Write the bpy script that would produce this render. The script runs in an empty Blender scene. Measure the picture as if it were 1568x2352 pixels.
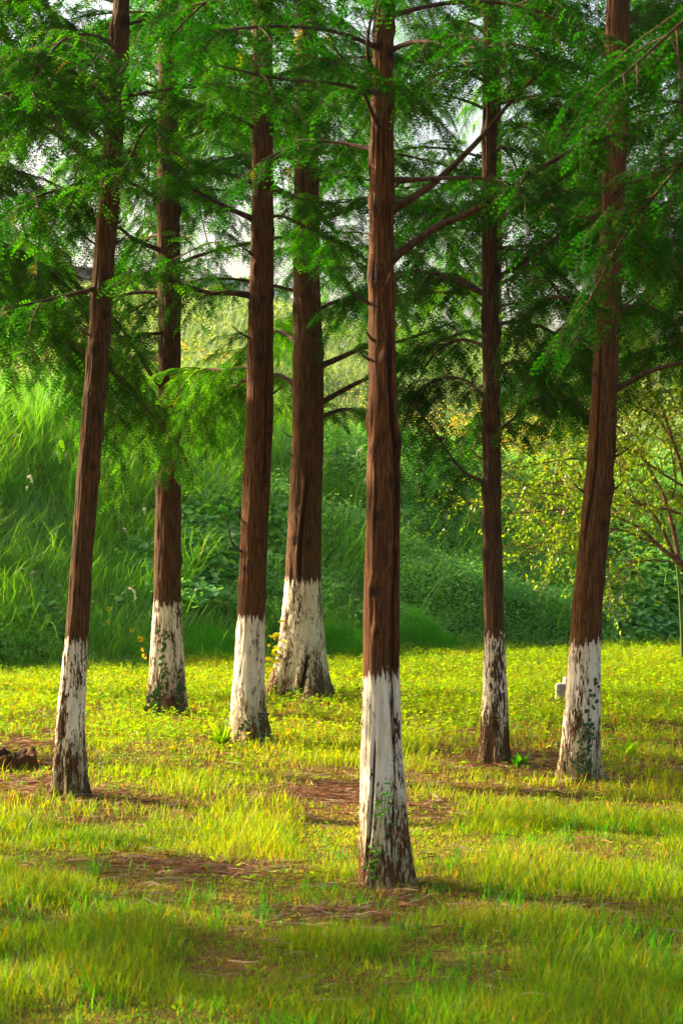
import bpy, math, random
import numpy as np
from mathutils import Vector
rad = math.radians
sc = bpy.context.scene
COL = sc.collection
rng = np.random.default_rng(11)
random.seed(11)

# ------------------------------------------------------------------ camera, sky, sun, exposure
CAMZ = 1.72
cam = bpy.data.cameras.new("camera")
camo = bpy.data.objects.new("camera", cam)
COL.objects.link(camo)
camo.location = (0, 0, CAMZ)
camo.rotation_euler = (rad(90), 0, 0)
cam.lens = 76.5
cam.sensor_width = 36
cam.clip_end = 3000
cam.dof.use_dof = True
cam.dof.focus_distance = 17.5
cam.dof.aperture_fstop = 8
sc.camera = camo

SUN_EL = 25.0
SUN_AZ = (-0.90, 0.436)                  # horizontal direction towards the sun (x, y)
w = bpy.data.worlds.new("World")
sc.world = w
w.use_nodes = True
nt = w.node_tree
sky = nt.nodes.new("ShaderNodeTexSky")
sky.sky_type = 'NISHITA'
sky.sun_disc = False
sky.sun_elevation = rad(SUN_EL)
sky.sun_rotation = math.atan2(SUN_AZ[0], SUN_AZ[1])
sky.air_density = 1.0
sky.dust_density = 6.0
sky.ozone_density = 1.0
nt.nodes['Background'].inputs[1].default_value = 0.115
wb = nt.nodes.new('ShaderNodeMix'); wb.data_type = 'RGBA'; wb.blend_type = 'MULTIPLY'; wb.inputs[0].default_value = 1
wb.inputs[7].default_value = (1.0, .97, .90, 1)          # warm morning air
nt.links.new(sky.outputs[0], wb.inputs[6])
nt.links.new(wb.outputs[2], nt.nodes['Background'].inputs[0])
sl = bpy.data.lights.new("sun", 'SUN')
sl.energy = 5.0
sl.angle = rad(0.6)
sl.color = (1.0, 0.84, 0.60)
so = bpy.data.objects.new("sun", sl)
COL.objects.link(so)
sd = Vector((SUN_AZ[0] * math.cos(rad(SUN_EL)), SUN_AZ[1] * math.cos(rad(SUN_EL)), math.sin(rad(SUN_EL))))
so.rotation_euler = sd.to_track_quat('Z', 'Y').to_euler()
sc.view_settings.view_transform = 'Standard'
sc.view_settings.look = 'None'
sc.view_settings.gamma = 1
sc.view_settings.exposure = 1.72
sc.cycles.max_bounces = 7
sc.cycles.diffuse_bounces = 4
sc.cycles.transmission_bounces = 4
sc.cycles.glossy_bounces = 2
sc.cycles.sample_clamp_indirect = 3
sc.cycles.volume_bounces = 0
sc.cycles.use_denoising = True
sc.cycles.denoising_prefilter = 'NONE'

F = 5000.0
def P(u, v, d):
    """point seen at photo position (u, v) of a 1568 x 2352 view, at distance d"""
    return np.array([(u - 784) / F * d, d, CAMZ + (1176 - v) / F * d])

# ------------------------------------------------------------------ helpers
def tag(o, label=None, cat=None, group=None, kind=None):
    if label: o['label'] = label
    if cat: o['category'] = cat
    if group: o['group'] = group
    if kind: o['kind'] = kind
    return o

def empty(name, loc, label, cat, group=None):
    o = bpy.data.objects.new(name, None)
    o.empty_display_size = .1
    o.location = [float(x) for x in loc]
    COL.objects.link(o)
    return tag(o, label, cat, group)

def mesh(name, V, Fc, mats, parent=None, attrs=None, smooth=False, mi=None, loc=None):
    """V (n,3), Fc (m,4) or (m,3) int; attrs {name: (n,) floats}"""
    me = bpy.data.meshes.new(name)
    V = np.asarray(V, np.float32); Fc = np.asarray(Fc, np.int32)
    n, k = Fc.shape
    me.vertices.add(len(V)); me.vertices.foreach_set("co", V.ravel())
    me.loops.add(n * k); me.loops.foreach_set("vertex_index", Fc.ravel())
    me.polygons.add(n)
    me.polygons.foreach_set("loop_start", np.arange(0, n * k, k, dtype=np.int32))
    me.polygons.foreach_set("loop_total", np.full(n, k, np.int32))
    if smooth: me.polygons.foreach_set("use_smooth", np.ones(n, bool))
    if mi is not None: me.polygons.foreach_set("material_index", np.asarray(mi, np.int32))
    for kx, a in (attrs or {}).items():
        at = me.attributes.new(kx, 'FLOAT', 'POINT')
        at.data.foreach_set("value", np.asarray(a, np.float32).ravel())
    me.update(calc_edges=True)
    if not isinstance(mats, (list, tuple)): mats = [mats]
    for m in mats: me.materials.append(m)
    o = bpy.data.objects.new(name, me)
    COL.objects.link(o)
    if parent: o.parent = parent
    if loc is not None: o.location = [float(x) for x in loc]
    return o

class Acc:
    """collects arrays of quads"""
    def __init__(s): s.V = []; s.F = []; s.R = []; s.M = []; s.n = 0
    def add(s, V, Fc, R=0.5, m=0):
        V = np.asarray(V).reshape(-1, 3)
        s.V.append(V); s.F.append(np.asarray(Fc).reshape(-1, 4) + s.n)
        s.R.append(np.full(len(V), R) if np.isscalar(R) else np.asarray(R).ravel())
        s.M.append(np.full(len(s.F[-1]), m)); s.n += len(V)
    def build(s, name, mats, parent=None, smooth=False, origin=None):
        V = np.concatenate(s.V)
        if origin is not None: V = V - np.asarray(origin)
        return mesh(name, V, np.concatenate(s.F), mats, parent, {"rnd": np.concatenate(s.R)}, smooth, np.concatenate(s.M))

def hsh(i, j, k):
    n = (i * 73856093) ^ (j * 19349663) ^ (k * 83492791)
    n = (n ^ (n >> 13)) * 1274126177 & 0x7fffffff
    n = (n ^ (n >> 16)) * 668265263 & 0x7fffffff
    return ((n ^ (n >> 15)) & 0xffffff) / 0xffffff
def vn(x, y, z):
    x, y, z = np.broadcast_arrays(np.asarray(x, float), np.asarray(y, float), np.asarray(z, float))
    i, j, k = (np.floor(a).astype(np.int64) for a in (x, y, z))
    f = [a - b for a, b in ((x, i), (y, j), (z, k))]
    f = [a * a * (3 - 2 * a) for a in f]
    r = 0
    for di in (0, 1):
        for dj in (0, 1):
            for dk in (0, 1):
                wgt = (f[0] if di else 1 - f[0]) * (f[1] if dj else 1 - f[1]) * (f[2] if dk else 1 - f[2])
                r = r + wgt * hsh(i + di, j + dj, k + dk)
    return r
def sstep(a, b, x):
    t = np.clip((x - a) / (b - a), 0, 1)
    return t * t * (3 - 2 * t)
def norm(v):
    return v / np.maximum(np.linalg.norm(v, axis=-1, keepdims=True), 1e-9)

# ------------------------------------------------------------------ materials
def newmat(name):
    m = bpy.data.materials.new(name); m.use_nodes = True
    t = m.node_tree; t.nodes.clear()
    out = t.nodes.new('ShaderNodeOutputMaterial')
    return m, t, out
def N(t, typ, **kw):
    n = t.nodes.new(typ)
    for k, v in kw.items():
        if k.startswith('i_'):
            key = k[2:]
            key = int(key) if key.isdigit() else key
            n.inputs[key].default_value = v
        else: setattr(n, k, v)
    return n
def L(t, a, b): t.links.new(a, b)
def ramp(t, fac, stops, interp='LINEAR'):
    r = t.nodes.new('ShaderNodeValToRGB')
    r.color_ramp.interpolation = interp
    els = r.color_ramp.elements
    while len(els) > 1: els.remove(els[-1])
    els[0].position = stops[0][0]; els[0].color = (*stops[0][1], 1)
    for p, c in stops[1:]:
        e = els.new(p); e.color = (*c, 1)
    L(t, fac, r.inputs[0])
    return r.outputs[0]

def leafmat(name, stops, trans=0.5, tcol=(1.25, 1.3, 0.6), rough=0.5, spec=0.25):
    m, t, out = newmat(name)
    a = N(t, 'ShaderNodeAttribute', attribute_name='rnd')
    c = ramp(t, a.outputs['Fac'], stops)
    p = N(t, 'ShaderNodeBsdfPrincipled', i_Roughness=rough)
    p.inputs['Specular IOR Level'].default_value = spec
    L(t, c, p.inputs['Base Color'])
    tr = N(t, 'ShaderNodeBsdfTranslucent')
    mu = N(t, 'ShaderNodeMix', data_type='RGBA', blend_type='MULTIPLY')
    mu.inputs[0].default_value = 1
    L(t, c, mu.inputs[6]); mu.inputs[7].default_value = (*tcol, 1)
    L(t, mu.outputs[2], tr.inputs[0])
    mx = N(t, 'ShaderNodeMixShader'); mx.inputs[0].default_value = trans
    L(t, p.outputs[0], mx.inputs[1]); L(t, tr.outputs[0], mx.inputs[2])
    L(t, mx.outputs[0], out.inputs[0])
    return m

M = {}
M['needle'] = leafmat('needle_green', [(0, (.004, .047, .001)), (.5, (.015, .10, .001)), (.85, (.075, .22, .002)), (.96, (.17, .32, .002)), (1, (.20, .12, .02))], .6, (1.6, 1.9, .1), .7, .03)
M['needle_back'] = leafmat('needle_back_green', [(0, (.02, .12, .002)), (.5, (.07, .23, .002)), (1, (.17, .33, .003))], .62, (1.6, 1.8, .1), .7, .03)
M['lawn'] = leafmat('lawn_blade_green', [(0, (.06, .17, .002)), (.4, (.17, .29, .002)), (.75, (.30, .39, .002)), (.92, (.42, .36, .004)), (1, (.36, .17, .025))], .55, (1.5, 1.35, .2), .5, .12)
M['tall'] = leafmat('tall_blade_green', [(0, (.02, .16, .003)), (.6, (.07, .28, .003)), (1, (.17, .36, .004))], .55, (1.5, 1.5, .2), .5, .15)
M['cover'] = leafmat('cover_leaf_green', [(0, (.10, .27, .002)), (.5, (.22, .39, .002)), (.85, (.34, .47, .002)), (1, (.42, .20, .008))], .55, (1.5, 1.4, .1), .5, .15)
M['bank'] = leafmat('bank_blade_green', [(0, (.10, .33, .03)), (.6, (.20, .48, .05)), (.92, (.34, .55, .08)), (1, (.30, .28, .08))], .5, (1.5, 1.4, .3), .35, .6)
M['vine'] = leafmat('vine_leaf_green', [(0, (.10, .33, .09)), (.6, (.23, .50, .11)), (.95, (.38, .60, .06)), (1, (.26, .28, .01))], .5, (1.6, 1.5, .3), .4, .5)
M['meadow_hazed'] = leafmat('meadow_leaf_haze_pale', [(0, (.13, .22, .10)), (.6, (.22, .31, .14)), (1, (.34, .40, .12))], .45, (1.3, 1.3, .4), .5, .3)  # greyed and paled: distance haze is put into the leaf colour
M['fuzzy'] = leafmat('fine_blade_green', [(0, (.06, .32, .01)), (1, (.13, .48, .02))], .5, (1.4, 1.4, .3), .5, .2)
M['shrub'] = leafmat('shrub_leaf_yellow_green', [(0, (.07, .20, .004)), (.5, (.20, .36, .004)), (.97, (.40, .48, .005)), (1, (.40, .14, .02))], .6, (1.5, 1.35, .25), .35, .5)
M['ivy'] = leafmat('ivy_leaf_green', [(0, (.01, .05, .008)), (1, (.03, .12, .012))], .2, rough=.4, spec=.5)
M['yellowvine'] = leafmat('young_leaf_yellow', [(0, (.35, .36, .01)), (1, (.55, .48, .01))], .5, (1.3, 1.2, .2))
M['petal'] = leafmat('petal_yellow', [(0, (.80, .58, .004)), (1, (.90, .72, .01))], .35, (1.2, 1.1, .4), .6, .1)
M['plume'] = leafmat('plume_cream', [(0, (.62, .60, .48)), (1, (.75, .73, .62))], .5, (1.1, 1.1, 1), .8, .05)
M['litter'] = leafmat('dry_needle_brown', [(0, (.16, .055, .02)), (.6, (.32, .14, .065)), (1, (.55, .38, .26))], .1, (1, 1, 1), .7, .1)

def simple(name, col, rough=.8, noise=0, scale=8, col2=None):
    m, t, out = newmat(name)
    p = N(t, 'ShaderNodeBsdfPrincipled', i_Roughness=rough)
    p.inputs['Specular IOR Level'].default_value = .2
    if col2:
        tc = N(t, 'ShaderNodeTexCoord')
        n = N(t, 'ShaderNodeTexNoise'); n.inputs['Scale'].default_value = scale; n.inputs['Detail'].default_value = 6
        L(t, tc.outputs['Object'], n.inputs['Vector'])
        L(t, ramp(t, n.outputs[0], [(.35, col), (.65, col2)]), p.inputs['Base Color'])
        b = N(t, 'ShaderNodeBump'); b.inputs['Strength'].default_value = .4
        L(t, n.outputs[0], b.inputs['Height']); L(t, b.outputs[0], p.inputs['Normal'])
    else: p.inputs['Base Color'].default_value = (*col, 1)
    L(t, p.outputs[0], out.inputs[0])
    return m

def barkmat():
    m, t, out = newmat('reddish_bark')
    tc = N(t, 'ShaderNodeTexCoord')
    oi = N(t, 'ShaderNodeObjectInfo')
    vo = N(t, 'ShaderNodeVectorMath', operation='MULTIPLY_ADD')
    vo.inputs[0].default_value = (1, 1, 1)
    cb = N(t, 'ShaderNodeCombineXYZ'); L(t, oi.outputs['Random'], cb.inputs[0]); L(t, oi.outputs['Random'], cb.inputs[2])
    L(t, cb.outputs[0], vo.inputs[0]); vo.inputs[1].default_value = (9, 9, 23)
    L(t, tc.outputs['Object'], vo.inputs[2])
    def noise(sx, sz, detail=6, rough=.6, dist=0.0):
        mp = N(t, 'ShaderNodeMapping'); mp.inputs['Scale'].default_value = (sx, sx, sz)
        L(t, vo.outputs[0], mp.inputs[0])
        n = N(t, 'ShaderNodeTexNoise'); n.inputs['Scale'].default_value = 1; n.inputs['Detail'].default_value = detail
        n.inputs['Roughness'].default_value = rough; n.inputs['Distortion'].default_value = dist
        L(t, mp.outputs[0], n.inputs['Vector']); return n.outputs[0]
    def math_(op, a, b=None, c=None):
        n = N(t, 'ShaderNodeMath', operation=op)
        for i, x in enumerate((a, b, c)):
            if x is None: continue
            if isinstance(x, (int, float)): n.inputs[i].default_value = x
            else: L(t, x, n.inputs[i])
        return n.outputs[0]
    fine = noise(170, 6, 8, .72)
    col = ramp(t, fine, [(.36, (.018, .009, .0035)), (.47, (.075, .034, .011)), (.57, (.165, .074, .023)), (.7, (.30, .15, .058))])
    big = noise(9, 2.0, 3)
    bigc = ramp(t, big, [(.35, (.80, .9, .8)), (.6, (1.05, 1, 1))])
    mu = N(t, 'ShaderNodeMix', data_type='RGBA', blend_type='MULTIPLY'); mu.inputs[0].default_value = 1
    L(t, col, mu.inputs[6]); L(t, bigc, mu.inputs[7])
    tint = ramp(t, oi.outputs['Random'], [(0, (.80, .88, .95)), (.5, (1.05, .98, .90)), (1, (1.25, 1.05, .88))])
    mu2 = N(t, 'ShaderNodeMix', data_type='RGBA', blend_type='MULTIPLY'); mu2.inputs[0].default_value = 1
    L(t, mu.outputs[2], mu2.inputs[6]); L(t, tint, mu2.inputs[7]); mu = mu2
    crack = N(t, 'ShaderNodeAttribute', attribute_name='crack').outputs['Fac']
    ck = N(t, 'ShaderNodeMix', data_type='RGBA'); L(t, crack, ck.inputs[0])
    L(t, mu.outputs[2], ck.inputs[6]); ck.inputs[7].default_value = (.022, .011, .007, 1)
    # moss tint
    moss = N(t, 'ShaderNodeAttribute', attribute_name='moss').outputs['Fac']
    ms = N(t, 'ShaderNodeMix', data_type='RGBA')
    L(t, math_('MULTIPLY', moss, ramp(t, noise(30, 6), [(.4, (0, 0, 0)), (.6, (1, 1, 1))])), ms.inputs[0])
    L(t, ck.outputs[2], ms.inputs[6]); ms.inputs[7].default_value = (.06, .10, .03, 1)
    # limewash: below wz = 1, ragged top edge, worn in vertical flakes, mostly gone at the foot
    wz = N(t, 'ShaderNodeAttribute', attribute_name='wz').outputs['Fac']
    edge = math_('MULTIPLY_ADD', noise(60, 3, 5), .34, -.17)
    below = math_('LESS_THAN', math_('ADD', wz, edge), 1.0)
    peel = noise(85, 15, 8, .72, .7)
    big2 = noise(11, 3.0, 2)
    # threshold: lower near the foot
    foot = N(t, 'ShaderNodeMapRange'); foot.inputs['From Min'].default_value = .02; foot.inputs['From Max'].default_value = .55
    foot.inputs['To Min'].default_value = .41; foot.inputs['To Max'].default_value = .525
    L(t, wz, foot.inputs[0])
    thr = math_('ADD', foot.outputs[0], math_('ADD', math_('MULTIPLY_ADD', big2, .50, -.22), math_('MULTIPLY_ADD', oi.outputs['Random'], .09, -.05)))
    keep = math_('LESS_THAN', peel, thr)
    mask = math_('MULTIPLY', math_('MULTIPLY', below, keep), math_('LESS_THAN', crack, .6))
    wcol = ramp(t, noise(26, 9, 6), [(.3, (.60, .48, .33)), (.5, (.80, .68, .50)), (.72, (.88, .79, .63))])
    stn = ramp(t, math_('ADD', wz, math_('MULTIPLY_ADD', noise(14, 5, 4), .7, -.35)), [(.0, (.42, .40, .26)), (.28, (.80, .80, .70)), (.5, (1, 1, 1))])
    wm = N(t, 'ShaderNodeMix', data_type='RGBA', blend_type='MULTIPLY'); wm.inputs[0].default_value = 1
    L(t, wcol, wm.inputs[6]); L(t, stn, wm.inputs[7]); wcol = wm.outputs[2]
    fin = N(t, 'ShaderNodeMix', data_type='RGBA')
    L(t, mask, fin.inputs[0]); L(t, ms.outputs[2], fin.inputs[6]); L(t, wcol, fin.inputs[7])
    p = N(t, 'ShaderNodeBsdfPrincipled', i_Roughness=.85); p.inputs['Specular IOR Level'].default_value = .15
    L(t, fin.outputs[2], p.inputs['Base Color'])
    h = math_('ADD', math_('MULTIPLY', fine, math_('SUBTRACT', 1.0, math_('MULTIPLY', mask, .75))), math_('MULTIPLY', mask, .35))
    b = N(t, 'ShaderNodeBump'); b.inputs['Strength'].default_value = .9; b.inputs['Distance'].default_value = .012
    L(t, h, b.inputs['Height']); L(t, b.outputs[0], p.inputs['Normal'])
    L(t, p.outputs[0], out.inputs[0])
    return m
M['bark'] = barkmat()
M['limb'] = simple('limb_bark', (.035, .019, .010), .9, scale=30, col2=(.10, .055, .028))
M['twig'] = simple('twig_brown', (.10, .055, .02), .8)
M['shrubwood'] = simple('shrub_wood', (.10, .05, .022), .85, scale=25, col2=(.30, .15, .07))

def groundmat(name, a, b, c, s=1.0):
    m, t, out = newmat(name)
    tc = N(t, 'ShaderNodeTexCoord')
    n = N(t, 'ShaderNodeTexNoise'); n.inputs['Scale'].default_value = 1.3 * s; n.inputs['Detail'].default_value = 8; n.inputs['Roughness'].default_value = .65
    L(t, tc.outputs['Object'], n.inputs['Vector'])
    n2 = N(t, 'ShaderNodeTexNoise'); n2.inputs['Scale'].default_value = 40 * s; n2.inputs['Detail'].default_value = 5
    L(t, tc.outputs['Object'], n2.inputs['Vector'])
    c1 = ramp(t, n.outputs[0], [(.38, a), (.52, b), (.65, c)])
    c2 = ramp(t, n2.outputs[0], [(.3, (.45, .42, .4)), (.6, (1.1, 1.1, 1.1))])
    mu = N(t, 'ShaderNodeMix', data_type='RGBA', blend_type='MULTIPLY'); mu.inputs[0].default_value = 1
    L(t, c1, mu.inputs[6]); L(t, c2, mu.inputs[7])
    p = N(t, 'ShaderNodeBsdfPrincipled', i_Roughness=.95); p.inputs['Specular IOR Level'].default_value = .05
    L(t, mu.outputs[2], p.inputs['Base Color'])
    bp = N(t, 'ShaderNodeBump'); bp.inputs['Distance'].default_value = .02; L(t, n2.outputs[0], bp.inputs['Height']); L(t, bp.outputs[0], p.inputs['Normal'])
    L(t, p.outputs[0], out.inputs[0]); return m
M['ground'] = groundmat('soil_with_dry_needles', (.20, .085, .035), (.15, .085, .025), (.10, .11, .02))
M['hill'] = groundmat('hillside_green', (.06, .11, .02), (.09, .15, .025), (.14, .18, .03), .5)

# ------------------------------------------------------------------ terrain
def toe(x): return 25.4 + .58 * np.clip(x, -9, 9)
def crestH(x): return 3.35 - 1.35 * sstep(-2.4, 1.6, x) + .15 * np.sin(x * 1.3)
def hillz(x, y):
    t0 = toe(x); H = crestH(x)
    run = H * 2.35
    s = np.clip((y - t0) / run, 0, 1)
    z = H * (s * s * (3 - 2 * s) * .45 + s * .55)
    y2 = np.maximum(y - t0 - run, 0)
    far = H + y2 * np.where(y2 < 60, .122, .122) + np.where(H < 2.2, 1, 0) * 0
    z = np.where(y2 > 0, np.minimum(far, 9.5 - .10 * np.clip(x + 5, -8, 20)), z)
    amp = .28 * sstep(0, 3, y - t0)
    z = z + amp * (vn(x * .5, y * .35, 3) - .5) * 1.3 + amp * .8 * (vn(x * 1.7, y * 1.2, 7) - .5)
    return z
def groundz(x, y):
    z = .06 * (vn(x * .7 + 5, y * .7, 1) - .5) + .025 * (vn(x * 2.3, y * 2.3, 2) - .5)
    return z
def floorz(x, y):
    return np.where(y > toe(x), hillz(x, y) + groundz(x, y), groundz(x, y))

def grid(xs, ys, fz):
    X, Y = np.meshgrid(xs, ys)
    V = np.stack([X, Y, fz(X, Y)], -1).reshape(-1, 3)
    nx, ny = len(xs), len(ys)
    i = np.arange(nx - 1)[None, :] + nx * np.arange(ny - 1)[:, None]
    Fc = np.stack([i, i + 1, i + nx + 1, i + nx], -1).reshape(-1, 4)
    return V, Fc
def spaced(*segs):
    return np.unique(np.concatenate([np.arange(a, b + 1e-6, st) for a, b, st in segs]).round(4))
xs = spaced((-400, -40, 60), (-40, -9, 3), (-9, 9, .12), (9, 40, 3), (40, 400, 60))
ys = spaced((-60, 0, 10), (0, 5, 1), (5, 31, .12), (31, 60, 5), (60, 900, 140))
V, Fc = grid(xs, ys, lambda X, Y: np.where(Y > toe(X) + 1, -.05, groundz(X, Y)))
tag(mesh('ground', V, Fc, M['ground'], smooth=True), kind='structure')
xs = spaced((-150, -30, 10), (-30, -10, 1.5), (-10, 10, .25), (10, 30, 1.5), (30, 150, 10))
ys = np.concatenate([np.linspace(0, 6, 34), np.linspace(6.6, 30, 40), np.linspace(31, 130, 60)])
X, T = np.meshgrid(xs, ys)
Y = toe(X) - .25 + T
V = np.stack([X, Y, hillz(X, Y) - .03 * (T < .2) + groundz(X, Y)], -1).reshape(-1, 3)
nx, ny = len(xs), len(ys)
i = np.arange(nx - 1)[None, :] + nx * np.arange(ny - 1)[:, None]
Fc = np.stack([i, i + 1, i + nx + 1, i + nx], -1).reshape(-1, 4)
tag(mesh('hillside', V, Fc, M['hill'], smooth=True), kind='structure')

# ------------------------------------------------------------------ vegetation geometry
def blades(acc, base, az, Ln, W, th0, th1, k, rnd, m=0, tipw=.12):
    """arching blades: th0 lean at the foot, th1 lean at the tip (radians from vertical)"""
    n = len(base)
    i = (np.arange(k) + .5) / k
    th = th0[:, None] + (th1 - th0)[:, None] * i[None]
    st = (Ln / k)[:, None]
    hx = np.concatenate([np.zeros((n, 1)), np.cumsum(np.sin(th) * st, 1)], 1)
    hz = np.concatenate([np.zeros((n, 1)), np.cumsum(np.cos(th) * st, 1)], 1)
    dx, dy = np.cos(az)[:, None], np.sin(az)[:, None]
    C = np.stack([base[:, 0:1] + dx * hx, base[:, 1:2] + dy * hx, base[:, 2:3] + hz], -1)
    tw = az + np.pi / 2 + rng.normal(0, .35, n)
    S = np.stack([np.cos(tw), np.sin(tw), rng.normal(0, .15, n)], -1)[:, None]
    tt = np.arange(k + 1) / k
    wp = (W[:, None] * (np.minimum(1, .55 + tt * 1.6) * (1 - tt ** 1.8) + tipw * tt))[..., None] * .5
    Vv = np.stack([C - S * wp, C + S * wp], 2)            # n,k+1,2,3
    idx = np.arange(n)[:, None] * (2 * (k + 1)) + 2 * np.arange(k)[None]
    Fc = np.stack([idx, idx + 1, idx + 3, idx + 2], -1)
    acc.add(Vv, Fc, np.repeat(rnd, 2 * (k + 1)), m)

def leaves(acc, pos, d, nrm, Ln, W, rnd, fold=.25, m=0, droop=.15):
    """oval leaves folded along the midrib: two quads each"""
    n = len(pos)
    d = norm(d); s = norm(np.cross(d, nrm)); nr = np.cross(s, d)
    Ln = np.broadcast_to(Ln, n)[:, None]; W = np.broadcast_to(W, n)[:, None] * .5
    base = pos; tip = pos + d * Ln - nr * Ln * droop
    a = pos + d * Ln * .3; b = pos + d * Ln * .72 - nr * Ln * droop * .5
    up = nr * W * fold
    Vv = np.stack([base, tip, a - s * W + up, b - s * W * .75 + up, a + s * W + up, b + s * W * .75 + up], 1)
    i = np.arange(n)[:, None] * 6
    Fc = np.concatenate([i + np.array([[0, 2, 3, 1]]), i + np.array([[0, 1, 5, 4]])], 0)
    acc.add(Vv, Fc, np.repeat(rnd, 6), m)

def fronds(acc, pos, d, nrm, Ln, rnd, pairs=5, m=0, wid=.0068, ll=.22, rib=True):
    """feathery fronds: thin rib with paired flat needles"""
    n = len(pos)
    d = norm(d); s = norm(np.cross(d, nrm)); nr = np.cross(s, d)
    t = (np.arange(pairs) + .8) / pairs
    Ln = np.broadcast_to(Ln, n)[:, None]
    droop = rng.uniform(.05, .45, (n, 1))
    C = pos[:, None] + d[:, None] * (Ln * t)[..., None] - np.array([0, 0, 1.0]) * (Ln * droop * t ** 2)[..., None]
    prof = np.sin(np.pi * np.clip(t * .8 + .14, 0, 1)) ** .7
    l = (Ln * ll * 1.0) * prof[None]
    ang = rad(62)
    W = wid * (8 / pairs) * (Ln / .08)
    sets = []
    for sg in (-1, 1):
        ld = s[:, None] * (sg * math.sin(ang)) + d[:, None] * math.cos(ang) + nr[:, None] * rng.normal(.12, .15, (n, 1, 1))
        a = C; b = C + ld * l[..., None]; mid = (a + b) * .5
        o = d[:, None] * (W[..., None] * .5)
        sets.append(np.stack([a, mid + o, b, mid - o], 2))
    Vv = np.stack(sets, 2).reshape(-1, 3)
    Fc = np.arange(len(Vv)).reshape(-1, 4)
    acc.add(Vv, Fc, np.repeat(rnd, pairs * 8), m)
    if rib:
        e = pos + d * Ln - np.array([0, 0, 1.0]) * Ln * droop
        wv = s * .0011
        acc.add(np.stack([pos - wv, pos + wv, e + wv * .4, e - wv * .4], 1), np.arange(4 * n).reshape(-1, 4), .5, 1)

def resample(pts, n):
    """smooth Catmull-Rom through pts"""
    p = np.asarray(pts, float)
    p = np.concatenate([2 * p[:1] - p[1:2], p, 2 * p[-1:] - p[-2:-1]])
    m = len(p) - 3
    t = np.linspace(0, m - 1e-6, n); i = t.astype(int); f = (t - i)[:, None]
    a, b, c, d = p[i], p[i + 1], p[i + 2], p[i + 3]
    return .5 * (2 * b + (c - a) * f + (2 * a - 5 * b + 4 * c - d) * f ** 2 + (3 * b - a - 3 * c + d) * f ** 3)

def tube(acc, pts, r, seg=8, m=0, rnd=.5, wob=0.0):
    pts = np.asarray(pts); n = len(pts)
    T = norm(np.gradient(pts, axis=0))
    ref = np.array([0, 0, 1.0]) if abs(T[0, 2]) < .9 else np.array([1.0, 0, 0])
    U = norm(np.cross(T, ref)); W = np.cross(T, U)
    a = np.linspace(0, 2 * np.pi, seg, endpoint=False)
    rr = np.asarray(r)[:, None, None] if not np.isscalar(r) else r
    if wob:
        rr = rr * (1 + wob * (rng.random((n, seg, 1)) - .5))
    R = pts[:, None] + (U[:, None] * np.cos(a)[None, :, None] + W[:, None] * np.sin(a)[None, :, None]) * rr
    i = np.arange(n - 1)[:, None] * seg + np.arange(seg)[None]
    j = np.arange(n - 1)[:, None] * seg + (np.arange(seg)[None] + 1) % seg
    acc.add(R, np.stack([i, j, j + seg, i + seg], -1), rnd, m)

def twigs(acc, C, r0, m=1):
    """many thin twigs at once; C (n,k,3), three-sided"""
    n, k, _ = C.shape
    T = norm(np.gradient(C, axis=1)); U = norm(np.cross(T, np.array([.1, .2, 1.0]))); W = np.cross(T, U)
    a = np.array([0, 2.09, 4.19])
    r = (np.asarray(r0)[:, None] * (1 - .75 * np.arange(k) / (k - 1))[None])[..., None, None]
    R = C[:, :, None] + (U[:, :, None] * np.cos(a)[None, None, :, None] + W[:, :, None] * np.sin(a)[None, None, :, None]) * r
    ii = (np.arange(n)[:, None, None] * k + np.arange(k - 1)[None, :, None]) * 3
    i = ii + np.arange(3); j = ii + (np.arange(3) + 1) % 3
    acc.add(R, np.stack([i, j, j + 3, i + 3], -1), .5, m)

def inview(p, margin=1.25):
    d = max(p[1], .5)
    return p[1] > 1 and abs(p[0]) < .157 * d * margin + .7 and p[2] < CAMZ + .235 * d * margin + .6

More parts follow.
